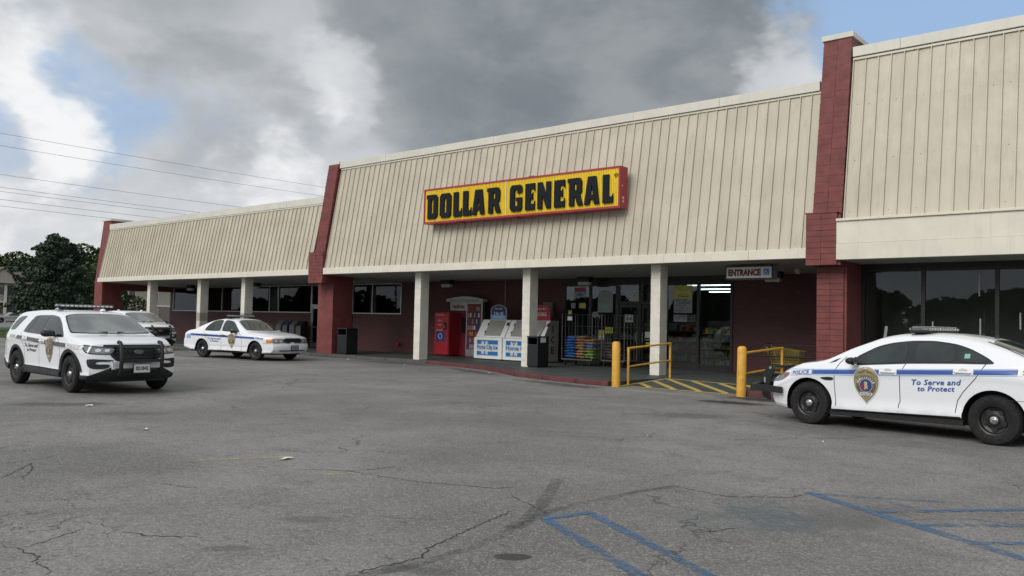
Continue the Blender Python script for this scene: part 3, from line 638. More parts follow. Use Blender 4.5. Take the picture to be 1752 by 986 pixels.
# right pier (nearest): core + individually laid block courses
pr = pier([(21.80, 0), (21.80, 3.24), (21.32, 3.24), (21.32, 4.52), (21.40, 4.55), (22.14, 9.28), (24.6, 9.28), (24.6, 3.4), (22.95, 3.3), (22.95, 0)], -7.87, -7.16)
brick_set(pr, -7.885, -7.145, 4.57, 9.29, 21.36, .157, 2, .145)
brick_set(pr, -8.02, -7.235, 3.24, 4.57, 21.25, 0, 2, .145)
b = B(); b.bb(-8.015, -7.24, 21.28, 22.1, 3.25, 4.56); b.obj('corbel', 'red_paint', pr)
k = B(); k.box((0, 0, 0), (.34, .12, .14)); me = k.mesh('brick', 'red_paint')
for i in range(21):
    for j in range(2): link('brick', me, pr, (-7.735+j*.345, 21.80+rnd.uniform(-.003, .003), .12+(i+.5)*.148))
b = B(); b.bb(-8.04, -7.215, 21.235, 22.1, 4.572, 4.60); b.obj('corbel_cap', 'red_paint', pr)
b = B(); b.bb(-7.93, -7.10, 22.05, 24.65, 9.295, 9.44); b.obj('cap', 'cap_metal', pr, bevel=.01)
# middle pier
pm = pier([(21.90, 0), (21.90, 3.08), (21.32, 3.08), (21.32, 4.38), (21.40, 4.40), (21.98, 8.16), (23.0, 8.16), (24.6, 8.0), (24.6, 3.5), (22.95, 3.4), (22.95, 0)], -28.95, -28.35)
pm2 = B(); pm2.bb(-29.38, -28.955, 21.90, 22.95, 0, 3.2); pm2.obj('pier_leg', 'red_paint', pm)
b = B(); b.bb(-29.22, -28.30, 21.27, 22.3, 3.07, 4.385); b.obj('corbel', 'red_paint', pm)
b = B(); b.bb(-28.98, -28.28, 21.95, 23.3, 8.165, 8.27); b.obj('cap', 'cap_metal', pm, bevel=.01)
brick_set(pm, -28.98, -28.32, 4.40, 8.16, 21.37, .155, 1, .145)
brick_set(pm, -29.24, -28.28, 3.07, 4.38, 21.25, 0, 2, .145)
# white block pillars
def pillar(x, base):
    w, d = .32, .43; k = B(); k.bb(x+.008, x+w-.008, 21.81, 21.8+d-.008, ZW, SOF); p = k.obj('pillar', 'white_block', bld)
    n = 16; ch = (SOF-.004-ZW)/n; q = B(); q.box((0, 0, 0), (w, d, ch-.006)); me = q.mesh('block', 'white_block')
    for i in range(n):
        o = link('block', me, p, (x+w/2+rnd.uniform(-.002, .002), 21.8+d/2+rnd.uniform(-.002, .002), ZW+(i+.5)*ch)); o.rotation_euler = (0, 0, rnd.uniform(-.004, .004))
for x in (-44.45, -39.2, -35.2, -23.24, -17.92, -12.92): pillar(x, 0)
for x in (-39.2, -35.2):       # dull band low on two of the pillars
    b = B(); b.bb(x-.004, x+.324, 21.794, 22.236, 1.35, 1.75); b.obj('worn_band', 'siding_tan', bld)
# conduit on the wall
b = B(); b.tube([(-22.1, 25.77, 1.4), (-22.1, 25.77, 3.3)], .016); b.obj('conduit', 'steel', bld, smooth=True)
b = B(); b.bb(-20.9, -20.4, 25.66, 25.79, 1.9, 2.45); b.obj('meter_box', 'siding_brown', bld)
b = B(); b.bb(-20.05, -19.6, 25.66, 25.79, 1.85, 2.42); b.obj('meter_box', 'siding_brown', bld)
b = B(); b.cyl((-28.4, 25.79, .5), (-28.4, 25.6, .5), .08); b.obj('wall_spigot', 'red', bld, smooth=True)
# canopy lamps
for x, y, txt in ((-24.9, 25.2, 'rusty canopy lamp above the red vending machine and rental kiosk'), (-17.75, 25.2, 'boxy canopy lamp above the caged cart beside the shop door'),
               (-10.4, 24.9, 'boxy canopy lamp right of the ENTRANCE sign'), (-37.9, 24.3, 'canopy lamp over the windows between the middle pier and nearest left pillar'), (-45.0, 24.6, 'canopy lamp over the far left windows')):
    r = thing('canopy_lamp', txt, 'lamp', (x, y, 3.345), group='lamps under the canopy')
    b = B(); b.bb(-.28, .28, -.13, .13, -.17, 0); b.obj('housing', 'black_plastic', r, bevel=.015)
    b = B(); b.bb(-.25, .25, -.11, .11, -.31, -.172); b.obj('diffuser', 'lamp_glass', r, bevel=.04)
b = B(); b.lathe([(0, -.16), (.07, -.14), (.10, -.07), (.09, 0), (0, 0)], (0, 0, 0), (0, 0, 1), 16)
tagp(b.obj('camera_dome', 'lamp_glass', smooth=True, loc=(-9.35, 24.2, 3.37)), 'small pale dome under the soffit left of the red pier', 'security camera')
# ---------------- main sign ----------------
G = {'D': [[(.04, 0), (.8, 0), (1, .12), (1, .88), (.82, 1), (-.06, 1), (-.06, .84), (.04, .82)], [(.40, .2), (.54, .2), (.60, .26), (.60, .74), (.54, .8), (.40, .8)]],
     'O': [[(.16, 0), (.84, 0), (1, .12), (1, .88), (.84, 1), (.16, 1), (0, .88), (0, .12)], [(.44, .2), (.56, .2), (.60, .25), (.60, .75), (.56, .8), (.44, .8), (.40, .75), (.40, .25)]],
     'L': [[(0, 0), (1, 0), (1, .34), (.9, .22), (.6, .22), (.6, 1), (0, 1)]],
     'A': [[(-.03, 0), (.34, 0), (.39, .18), (.62, .18), (.67, 0), (1.03, 0), (.80, 1), (.22, 1)], [(.43, .34), (.58, .34), (.51, .74)]],
     'R': [[(.02, 0), (.40, 0), (.40, .34), (.47, .34), (.66, 0), (1.05, 0), (.83, .41), (.96, .50), (.96, .88), (.82, 1), (-.1, 1), (-.1, .85), (.02, .83)], [(.40, .56), (.54, .56), (.58, .6), (.58, .76), (.54, .8), (.40, .8)]],
     'G': [[(.14, 0), (.86, 0), (1, .1), (1, .52), (.50, .52), (.50, .38), (.62, .38), (.62, .2), (.44, .2), (.38, .26), (.38, .76), (.44, .82), (.62, .82), (.62, .66), (1, .70), (1, .9), (.86, 1), (.14, 1), (0, .88), (0, .12)]],
     'E': [[(0, 0), (1, 0), (1, .34), (.88, .22), (.55, .22), (.55, .41), (.74, .41), (.8, .34), (.8, .68), (.74, .60), (.55, .60), (.55, .79), (.86, .79), (1, .68), (1, 1), (0, 1)]],
     'N': [[(0, 0), (.36, 0), (.36, .52), (.68, 0), (1, 0), (1, 1), (.64, 1), (.64, .50), (.34, 1), (0, 1)]]}
SX0, SX1, SZ0, SZ1, SY = -22.15, -13.64, 5.14, 6.42, 21.12
sg = thing('store_sign', 'long yellow ribbed sign in a red cabinet with black DOLLAR GENERAL letters', 'sign', ((SX0+SX1)/2, SY+.4, SZ0))
sg.location = (0, 0, 0)
b = B(); b.bb(SX0, SX1, SY+.05, SY+.42, SZ0, SZ1); b.bb(SX0, SX1, SY-.01, SY+.05, SZ1-.06, SZ1-.001); b.bb(SX0, SX1, SY-.01, SY+.05, SZ0+.001, SZ0+.06)
b.bb(SX0+.001, SX0+.05, SY-.012, SY+.05, SZ0+.06, SZ1-.06); b.bb(SX1-.05, SX1-.001, SY-.012, SY+.05, SZ0+.06, SZ1-.06); b.obj('cabinet', 'sign_red', sg)
MIDX = -18.17
for a, c in ((SX0+.055, MIDX-.012), (MIDX+.012, SX1-.055)):
    k = B(); n = int((c-a)/.0625); w = (c-a)/n; vs = []
    for i in range(n):
        x = a+i*w
        for xx, o in ((x, .03), (x+w*.25, .03), (x+w*.42, 0), (x+w*.83, 0)): vs += [(xx, SY+o, SZ0+.065), (xx, SY+o, SZ1-.065)]
    vs += [(c, SY+.03, SZ0+.065), (c, SY+.03, SZ1-.065)]
    k.add(vs, [(2*i, 2*i+2, 2*i+3, 2*i+1) for i in range(len(vs)//2-1)]); k.obj('ribbed_face', 'sign_yellow', sg, fix=False)
b = B(); b.bb(MIDX-.012, MIDX+.012, SY-.014, SY+.04, SZ0+.065, SZ1-.065); b.obj('joint_strip', 'cream_trim', sg)
LT = [('D', -21.93, -21.40), ('O', -21.28, -20.72), ('L', -20.6, -20.20), ('L', -20.13, -19.73), ('A', -19.67, -19.12), ('R', -18.94, -18.39), ('G', -17.96, -17.44),
      ('E', -17.30, -16.90), ('N', -16.78, -16.24), ('E', -16.10, -15.68), ('R', -15.52, -15.0), ('A', -14.91, -14.38), ('L', -14.24, -13.86)]
for ch, a, c in LT:
    w, h = c-a, .88
    k = B(); loops = [[(p[0]*w, p[1]*h) for p in l] for l in G[ch]]
    k.prism(loops, (a, SY-.065, 5.305), (1, 0, 0), (0, 0, 1), (0, .06, 0)); o = k.obj('letter', 'sign_black', sg, bevel=.012)
k = B(); k.lathe([(.052, 0), (.065, 0), (.065, .01), (.052, .01)], (-13.775, SY-.02, 6.14), (0, 1, 0), 20, close=True); put_text(k, 'R', (-13.775, SY-.02, 6.14), (1, 0, 0), (0, 0, 1), .05, .06, bold=.03); k.obj('registered_mark', 'sign_black', sg, fix=False)
for x in (-18.15, -18.9): pass
b = B(); b.bb(-17.3, -17.1, SY+.1, SY+.3, SZ1, SZ1+.05); b.bb(-17.9, -17.75, SY+.1, SY+.3, SZ0-.05, SZ0); b.bb(-20.4, -20.3, SY+.1, SY+.3, SZ0-.04, SZ0); b.obj('mount_tab', 'sign_red', sg)
b = B(); b.bb(SX1, SX1+.006, SY+.15, SY+.22, 5.32, 5.38); b.bb(SX1, SX1+.006, SY+.15, SY+.22, 5.42, 5.5); b.bb(SX1, SX1+.006, SY+.1, SY+.14, 5.8, 5.85); b.obj('maker_tag', 'paper', sg)
# ---------------- ENTRANCE sign ----------------
es = thing('entrance_sign', 'hanging white ENTRANCE box sign with blue wheelchair square', 'sign', (-10.72, 22.3, 3.0))
b = B(); b.bb(-.02, 1.40, 0, .30, -.03, .36); b.obj('cabinet', 'grey_enamel', es, bevel=.01)
b = B(); b.bb(-.02, 1.40, -.02, -.001, -.03, .36); b.obj('frame', 'black', es)
b = B(); b.bb(.02, 1.36, -.028, -.021, .01, .32); b.obj('face', 'paper', es)
label_obj('lettering', 'ENTRANCE', (.56, -.031, .165), .98, .20, 'text_maroon', es, bold=.06)
b = B(); b.bb(1.13, 1.29, -.033, -.029, .085, .26); b.obj('access_square', 'ice_blue', es)
b = B(); b.tube([(1.19, -.036, .235), (1.195, -.036, .17), (1.235, -.036, .165), (1.255, -.036, .115)], .008, 6); b.lathe([(.034, 0), (.045, 0), (.045, .003), (.034, .003)], (1.2, -.037, .14), (0, 1, 0), 16, close=True); b.obj('wheelchair_symbol', 'paper', es)
b = B(); b.cyl((.2, .15, .36), (.2, .15, .44), .02); b.cyl((1.2, .15, .36), (1.2, .15, .44), .02); b.obj('hanger', 'steel', es)
# ---------------- shopfront stickers and posters (on the glass) ----------------
def decal(name, label, cat, x0, x1, z0, z1, mat, y=YW+.012, group=None):
    b = B(); b.bb(x0, x1, y, y+.004, z0, z1); return tagp(b.obj(name, mat), label, cat, group)
def dtext(p, s, cx, cz, w, h, mat, y=YW+.0085, **k): return label_obj('lettering', s, (cx, y, cz), w, h, mat, p, **k)
yo = YW+.012
p = decal('window_sticker', 'pale square sticker with red and blue print high on the first shop pane', 'sticker', -18.66, -18.12, 2.62, 3.0, 'paper_dim')
b = B(); b.bb(-18.62, -18.16, yo-.003, yo-.001, 2.83, 2.97); b.obj('print', 'red', p); b = B(); b.prism([(-18.58, 2.68), (-18.2, 2.68), (-18.39, 2.82)], (0, yo-.003, 0), (1, 0, 0), (0, 0, 1), (0, .002, 0)); b.obj('print', 'ice_blue', p)
p = decal('milk_poster', 'white bottle shaped poster on the second shop pane', 'poster', -17.56, -16.9, 2.05, 2.72, 'paper_dim')
b = B(); b.prism([(-17.55, 2.72), (-16.91, 2.72), (-17.0, 2.82), (-17.2, 2.88), (-17.35, 2.88), (-17.48, 2.82)], (0, yo, 0), (1, 0, 0), (0, 0, 1), (0, .004, 0)); b.obj('poster_top', 'paper_dim', p)
for k, (tx, z) in enumerate((('MILK', 2.62), ('SMART', 2.46), ('SAVE', 2.32))): dtext(p, tx, -17.28, z, .34, .10, 'green_print', bold=.04)
p = decal('window_sticker', 'small yellow sticker low on the first shop pane', 'sticker', -18.42, -18.12, 2.2, 2.4, 'yellow_print')
p = decal('window_sticker', 'small purple and white sticker left of the yellow one', 'sticker', -18.8, -18.6, 2.2, 2.4, 'paper_dim')
p = label_obj('house_number', '2910', (-15.86, yo-.003, 2.70), .42, .19, 'paper', None, bold=.03); tagp(p, 'white street number 2910 on the glass above the doors', 'house number')
p = decal('open_sign', 'small white OPEN card on the left door glass', 'sign', -16.36, -16.02, 1.70, 1.98, 'paper'); dtext(p, 'OPEN', -16.19, 1.83, .26, .09, 'text_dark', bold=.03)
p = decal('notice', 'white paper notice on the middle of the doors', 'notice', -15.51, -15.28, 1.08, 1.38, 'paper')
p = decal('notice', 'small yellow card under the white paper notice on the doors', 'notice', -15.46, -15.28, .92, 1.0, 'yellow_print')
p = decal('notice', 'yellow notice behind the caged carts, right one', 'notice', -17.22, -16.88, 1.28, 1.52, 'yellow_print'); dtext(p, 'NOTICE', -17.05, 1.4, .26, .07, 'text_dark')
p = decal('notice', 'yellow notice with white foot behind the caged carts, left one', 'notice', -17.52, -17.26, 1.05, 1.4, 'yellow_print')
b = B(); b.bb(-17.52, -17.26, yo-.003, yo-.001, 1.05, 1.18); b.obj('print', 'paper', p)
p = decal('bargain_poster', 'tall white and yellow Bargain poster in the pane right of the doors', 'poster', -14.37, -13.66, 2.06, 3.02, 'paper_dim')
b = B(); b.bb(-14.36, -13.67, yo-.002, yo-.0005, 2.56, 3.01); b.obj('print', 'yellow_print', p)
dtext(p, 'Bargain', -14.0, 2.78, .52, .12, 'paper', bold=.03); dtext(p, 'Planet', -14.0, 2.64, .4, .07, 'text_dark', bold=.02)
for i in range(5): dtext(p, ['$1.00', 'SAVE', '2 for $5', 'every day', 'low prices'][i], -14.02+.1*((i % 2)-.5), 2.5-i*.09, .42, .055, 'text_dark', bold=.02)
p = decal('notice', 'white printed notice under the Bargain poster', 'notice', -14.37, -13.84, 1.76, 2.0, 'paper_dim'); dtext(p, 'NOW HIRING', -14.1, 1.94, .44, .05, 'text_dark', bold=.03); dtext(p, 'apply today', -14.1, 1.86, .4, .045, 'text_dark')
p = label_obj('hours_lettering', 'Monday 8-9\nTuesday 8-9\nFriday 8-9\nSunday 9-8', (-13.66, yo-.003, 1.88), .3, .24, 'paper_dim', None); tagp(p, 'small white opening hours lettering beside the white notice', 'lettering')
p = decal('price_card', 'black and white price card with a 3 hung on the caged cart', 'price card', -17.62, -17.42, 1.88, 2.1, 'text_dark', y=24.0)
dtext(p, '$3', -17.52, 2.01, .14, .12, 'yellow_print', y=23.995, bold=.04); b = B(); b.bb(-17.62, -17.42, 23.995, 24.0, 1.72, 1.86); b.obj('print', 'paper', p)
for x, z0, z1, dsc in ((-6.55, 1.42, 1.72, 'slanted white tape strip on the first pane of the right shop'), (-5.42, 1.2, 1.86, 'thin broken white tape strip left of the lightbar'), (-4.35, 1.2, 1.95, 'long white tape strip right of the lightbar'), (-4.37, 2.5, 3.05, 'upper white tape strip on the second pane'), (-3.5, 1.7, 2.1, 'white tape strip on the third pane at the picture edge')):
    b = B(); b.box((x, 23.012, (z0+z1)/2), (.035 if x > -6 else .07, .004, z1-z0), R=Matrix.Rotation(.0 if x > -6 else .12, 4, 'Y')); tagp(b.obj('tape_strip', 'paper_dim'), dsc, 'tape')
# store interior: light tubes, shelving with goods
for i, (x, y, L) in enumerate([(-13.9, 26.3, 2.2), (-12.3, 26.3, 1.1), (-14.3, 28.8, 2.3), (-11.9, 28.8, 2.0), (-15.5, 32, 2.4), (-12.8, 32, 2.4), (-16.2, 34.5, 2.4), (-13.5, 34.5, 2.4), (-10.9, 32, 1.8)]):
    b = B(); b.bb(x-L/2, x+L/2, y-.03, y+.03, 3.16, 3.20); b.obj('ceiling_tube', 'tube_bright' if i < 2 else 'tube_light', bld)
sh = thing('store_shelf', 'lit shelving with yellow edges and packets behind the right shop pane', 'shelf', (-13.22, 26.95, ZW))
b = B(); b.bb(-.55, .55, .25, .29, 0, 1.7); b.obj('back_panel', 'interior', sh)
gd = B()
for i, z in enumerate((.12, .42, .70, .96, 1.22)):
    b = B(); b.bb(-.55, .55, -.22, .25, z, z+.035); b.obj('shelf', 'shelf', sh)
    x = -.54
    while x < .48:
        w = rnd.uniform(.05, .12); h = rnd.uniform(.12, .21); gd.box((x+w/2, -.05+rnd.uniform(-.05, .05), z+.03+h/2), (w*.9, .2, h), rz=rnd.uniform(-.15, .15), mi=rnd.randrange(5)); x += w
gd.obj('goods', ['paper', 'red', 'yellow_print', 'paper_dim', 'bag_brown'], sh, kind='stuff')
for x in (-18.2, -16.2, -10.9):
    s2 = thing('store_rack', {-18.2: 'dim rack of goods inside the shop behind the first pane', -16.2: 'dim rack of goods inside the shop behind the doors', -10.9: 'dim rack of goods deep inside the shop behind the right pane'}[x], 'rack', (x, 29.5, ZW))
    g2 = B()
    for z in (.1, .5, .9, 1.3):
        xx = -.8
        while xx < .8: w = rnd.uniform(.1, .2); h = rnd.uniform(.15, .3); g2.box((xx+w/2, 0, z+h/2), (w*.9, .3, h), mi=rnd.randrange(4)); xx += w
    g2.obj('goods', ['paper_dim', 'bag_brown', 'shelf', 'red'], s2, kind='stuff'); b = B(); b.bb(-.85, .85, .16, .2, 0, 1.7)
    for z in (.06, .46, .86, 1.26): b.bb(-.85, .85, -.17, .16, z, z+.03)
    b.obj('rack_frame', 'interior_pale', s2)
M('navy_blue', (.02, .065, .22), .35, var=.05, obj=True)
M('headlamp', (.75, .76, .78), .1, .5, var=.1, obj=True, coat=.6)
# ================= vehicles =================
def lin(tab, x):
    if x <= tab[0][0]: return tab[0][1]
    for (a, p), (c, q) in zip(tab, tab[1:]):
        if x <= c: return p+(q-p)*(x-a)/(c-a)
    return tab[-1][1]
def sm(tab, x, r=.11): return sum(lin(tab, x+r*k/4) for k in range(-4, 5))/9
class Car:
    def __init__(s, name, label, cat, loc, rz, P, group=None):
        s.P = P; s.root = thing(name, label, cat, (*loc, 0), rz, group)
        xs = [P['x0']+(P['x1']-P['x0'])*i/96 for i in range(97)]
        vs = []; rings = []; n = None
        for x in xs:
            pts = s.section(x); n = len(pts); rings.append(len(vs))
            vs += [s.warp(x, y, z) for y, z in pts]
        fs = []
        for i in range(len(xs)-1):
            a, b_ = rings[i], rings[i+1]
            for k in range(n): fs.append((a+k, a+(k+1) % n, b_+(k+1) % n, b_+k))
        for end, x in ((0, xs[0]), (1, xs[-1])):
            pts = s.section(x); base = rings[0] if end == 0 else rings[-1]; zc = sum(p[1] for p in pts)/n; prev = base
            for sc in (.96, .88, .74, .56, .36, .16):
                cur = len(vs); vs += [s.warp(x, y*sc, zc+(z-zc)*sc) for y, z in pts]
                for k in range(n):
                    q = (prev+k, prev+(k+1) % n, cur+(k+1) % n, cur+k); fs.append(q if end else q[::-1])
                prev = cur
            cap = tuple(range(prev, prev+n)); fs.append(cap if end else cap[::-1])
        b = B(); b.v = [tuple(v) for v in vs]; b.f = fs; b.m = [0]*len(fs)
        if P.get('clad'):
            kk = P['clad']; nn_ = len(s.section(0)); nm = len(xs)-1
            for fi in range(len(fs)):
                k = fs[fi][0] % nn_ if fi < nm*nn_ else (fs[fi][0]-rings[-1]) % nn_ if len(fs[fi]) == 4 else None
                if fi >= nm*nn_ and len(fs[fi]) == 4:
                    k = (fi-nm*nn_) % nn_ if fi < nm*nn_+6*nn_ else (fi-nm*nn_-6*nn_-1) % nn_
                if k is not None and (k < kk or k >= nn_-kk): b.m[fi] = 2
        me = b.mesh('body', [P['paint'], 'black', 'black_plastic'], smooth=True, ang=46)
        bm = bmesh.new(); bm.from_mesh(me); s.bvh = BVHTree.FromBMesh(bm); bm.free()
        o = link('body', me, None); cut = B()
        for wx in (0, P['wb']):
            for sg_ in (1, -1): cut.cyl((wx+P.get('adx', 0), sg_*1.3, P['r']+P.get('adz', 0)), (wx+P.get('adx', 0), sg_*.58, P['r']+P.get('adz', 0)), P['arch'], n=48)
        c = cut.obj('cutter', ['black', 'black', 'black']); c.data.polygons.foreach_set('material_index', [1]*len(c.data.polygons))
        md = o.modifiers.new('arch', 'BOOLEAN'); md.object = c; md.operation = 'DIFFERENCE'; md.solver = 'EXACT'
        me2 = bpy.data.meshes.new_from_object(o.evaluated_get(bpy.context.evaluated_depsgraph_get()))
        o.modifiers.clear(); o.data = me2; me2.name = 'body'; bpy.data.objects.remove(c)
        me2.polygons.foreach_set('use_smooth', [True]*len(me2.polygons)); me2.set_sharp_from_angle(angle=radians(42))
        o.parent = s.root; s.body = o
        s.wheels()
    def section(s, x):
        P = s.P; Wd = sm(P['W'], x); zs = sm(P['zs'], x); zt = sm(P['zt'], x, P.get('sm', .09)); cr = sm(P['cr'], x); ze = zt-cr; zb = min(sm(P['zb'], x, .2), ze-.004)
        wb = Wd*P.get('wbf', .955); ye = wb-(ze-zb)*P['tum']; h = zb-zs
        R = [(0, zs), (Wd*.5, zs), (Wd*.84, zs), (Wd*.94, zs+.010), (Wd*.985, zs+.035), (Wd*.988, zs+.085), (Wd*.966, zs+.17*h), (Wd*.968, zs+.35*h), (Wd*.982, zs+.55*h), (Wd*.986, zs+.68*h), (Wd*.989, zs+.755*h), (Wd*1.0, zs+.80*h), (Wd*.992, zs+.90*h), (wb+.016*Wd, zs+.965*h), (wb, zb)]
        for t_ in (.08, .2, .35, .5, .65, .8, .92): R.append((wb+(ye-wb)*t_+.018*sin(pi*t_)*min(1, (ze-zb)/.3), zb+(ze-zb)*t_))
        for k in range(0, 9):
            a = k/9*pi/2; R.append((ye*cos(a)**P.get('rx', .75), ze+cr*sin(a)**1.05))
        R.append((0, zt)); L = [(-y, z) for y, z in R[1:-1]]
        return R+L[::-1]
    def warp(s, x, y, z):
        P = s.P; x1, x0 = P['x1'], P['x0']; a = P['wb']+.15; Wm = P['Wm']
        if x > a: X = x1-P['nk']*min(1, abs(y)/Wm)**2.7+lin(P['nose'], z); x = a+(x-a)*(X-a)/(x1-a)
        c = -.15
        if x < c and x0 < c: X = x0+P['tk']*min(1, abs(y)/Wm)**2.7-lin(P['tail'], z); x = c+(x-c)*(X-c)/(x0-c) if x <= c else x
        return Vector((x, y, z))
    FR = {'L': ((0, 3, 0), (1, 0, 0), (0, 0, 1), (0, -1, 0)), 'R': ((0, -3, 0), (1, 0, 0), (0, 0, 1), (0, 1, 0)), 'T': ((0, 0, 4), (1, 0, 0), (0, 1, 0), (0, 0, -1)),
          'F': ((8, 0, 0), (0, 1, 0), (0, 0, 1), (-1, 0, 0)), 'B': ((-5, 0, 0), (0, 1, 0), (0, 0, 1), (1, 0, 0))}
    def project(s, v2, f2, fr, off, cell=.09):
        O, U, V, D = [Vector(q) for q in (s.FR[fr] if isinstance(fr, str) else fr)]
        bm = bmesh.new(); vv = [bm.verts.new((p[0], p[1], 0)) for p in v2]
        for f in f2:
            try: bm.faces.new([vv[i] for i in f])
            except ValueError: pass
        for ax in (0, 1):
            lo, hi = min(p[ax] for p in v2), max(p[ax] for p in v2); k = math.ceil(lo/cell)*cell
            while k < hi:
                co = [0, 0, 0]; co[ax] = k; no = [0, 0, 0]; no[ax] = 1
                bmesh.ops.bisect_plane(bm, geom=bm.verts[:]+bm.edges[:]+bm.faces[:], plane_co=co, plane_no=no); k += cell
        bm.verts.ensure_lookup_table(); out = []
        for i, v in enumerate(bm.verts):
            v.index = i; p = O+U*v.co.x+V*v.co.y; hit, nn, _, _ = s.bvh.ray_cast(p, D)
            if hit is None: hit, nn, _, _ = s.bvh.find_nearest(p+D*((O.length)-s.P['Wm']))
            if nn.dot(D) > 0: nn = -nn
            out.append(hit+nn*off)
        fs = [tuple(v.index for v in f.verts) for f in bm.faces]; bm.free(); return out, fs
    def tri(s, loops, rd=0):
        if not isinstance(loops[0][0], (tuple, list)): loops = [loops]
        for _ in range(rd):
            nl = []
            for l in loops:
                o = []
                for i in range(len(l)):
                    a, c = l[i], l[(i+1) % len(l)]; L = max(1e-6, sqrt((a[0]-c[0])**2+(a[1]-c[1])**2)); q = min(.24, .05/L if _ == 0 else .25)
                    o += [(a[0]+(c[0]-a[0])*q, a[1]+(c[1]-a[1])*q), (c[0]+(a[0]-c[0])*q, c[1]+(a[1]-c[1])*q)]
                nl.append(o)
            loops = nl
        t_ = geometry.tessellate_polygon([[Vector((p[0], p[1], 0)) for p in l] for l in loops])
        return [p for l in loops for p in l], [tuple(q) for q in t_]
    def patch(s, name, mat, loops, fr='L', off=.004, parent=None, cell=.07, smooth=True, **k):
        if not isinstance(fr, str): cell = .035; off = off+.003
        rd = 2 if name in ('side_window', 'window_trim', 'windshield', 'windshield_trim', 'rear_window', 'headlight', 'headlight_housing', 'grille', 'fender_vent', 'fog_surround', 'tail_light') else 0
        b = B(); v2, f2 = s.tri(loops, rd); b.add(*s.project(v2, f2, fr, off, cell)); return b.obj(name, mat, parent or s.root, smooth=smooth, fix=False, ang=60, **k)
    def multi(s, name, items, fr, parent=None, cell=.09):
        """items: (loops | (v2, f2) mesh, material, offset) merged in one object"""
        b = B(); mats = []
        for it, mat, off in items:
            if mat not in mats: mats.append(mat)
            v2, f2 = it if isinstance(it, tuple) and isinstance(it[1], list) and it[1] and isinstance(it[1][0], tuple) and len(it) == 2 and isinstance(it[0], list) and isinstance(it[1][0][0], int) else s.tri(it)
            b.add(*s.project(v2, f2, fr, off, cell), mi=mats.index(mat))
        return b.obj(name, mats, parent or s.root, smooth=True, fix=False, ang=60)
    def text(s, name, txt, mat, cx, cz, w, h, fr, off=.008, rot=0.0, parent=None, **k):
        v, f, a = text2d(txt, **k); sg_ = -1 if fr == 'L' else 1
        if fr == 'F': sg_ = 1
        c_, s_ = cos(rot), sin(rot); vv = []
        for p in v:
            X, Z = p[0]*w*sg_, p[1]*h; vv.append((cx+X*c_-Z*s_, cz+X*s_+Z*c_))
        b = B(); b.add(*s.project(vv, f, fr, off, .15)); return b.obj(name, mat, parent or s.root, fix=False)
    def ribbon(s, pts, w):
        """narrow closed outline around an open polyline"""
        P = [Vector(p) for p in pts]; L = []; R = []
        for i, p in enumerate(P):
            d = (P[min(i+1, len(P)-1)]-P[max(i-1, 0)]).normalized(); n = Vector((-d.y, d.x)); L.append(tuple(p+n*w/2)); R.append(tuple(p-n*w/2))
        return L+R[::-1]
    def seam(s, pts, sides=('L', 'R'), w=.011):
        for sd_ in sides: s.patch('door_seam', 'seam', s.ribbon(pts, w), sd_, .0025)
    def wheels(s):
        P = s.P; r = P['r']; y = P['wy']; w = .225
        pr = [(r*.60, -w/2+.02), (r*.66, -w/2+.004), (r*.80, -w/2), (r*.93, -w/2+.012), (r*.985, -w/2+.04), (r, -w/2+.075), (r, -.045), (r-.012, -.041), (r-.012, -.033), (r, -.029), (r, .029), (r-.012, .033), (r-.012, .041), (r, .045), (r, w/2-.075), (r*.985, w/2-.04), (r*.93, w/2-.012), (r*.80, w/2), (r*.66, w/2-.004), (r*.60, w/2-.02)]
        tb = B(); tb.lathe(pr, (0, 0, 0), (0, 1, 0), 48, close=True); tm = tb.mesh('tyre', 'tyre', smooth=True)
        rb = B(); R_ = r*.63
        rb.lathe([(R_, .085), (R_-.012, .095), (R_-.03, .085), (R_-.045, .045), (R_*.62, .03), (R_*.58, .05), (R_*.38, .062), (.075, .052), (.0, .052)], (0, 0, 0), (0, 1, 0), 40)
        rb.lathe([(R_, .085), (R_*.98, -.09)], (0, 0, 0), (0, 1, 0), 40); rm = rb.mesh('rim', 'rim', smooth=True)
        hb = B(); nh = P.get('holes', 5); u_ = R_/.22
        hb.prism([[(.040*cos(q*pi/7)*u_, .030*sin(q*pi/7)*u_) for q in range(14)]], (0, .060, R_*.60), (1, 0, 0), (0, 0, 1), (0, -.02, 0)); hm = hb.mesh('rim_hole', 'black')
        cb = B(); cb.lathe([(0, .108), (.03, .106), (.052, .096), (.066, .078), (.070, .055)], (0, 0, 0), (0, 1, 0), 28)
        for k in range(5): a = 2*pi*k/5; cb.cyl((.036*cos(a), .098, .036*sin(a)), (.036*cos(a), .110, .036*sin(a)), .010, n=8)
        cm = cb.mesh('hub_cap', 'chrome', smooth=True)
        for wx in (0, P['wb']):
            for sg_ in (1, -1):
                wh = link('wheel', tm, s.root, (wx, sg_*(y-w/2), r)); 
                if sg_ < 0: wh.rotation_euler = (0, 0, pi)
                wh.rotation_euler.rotate_axis('Y', random.uniform(0, 2))
                for m_, nm in ((rm, 'rim'), (cm, 'hub_cap')): link(nm, m_, wh)
                for q in range(nh):
                    ho = link('rim_hole', hm, wh); ho.rotation_euler = (0, 2*pi*q/nh, 0)
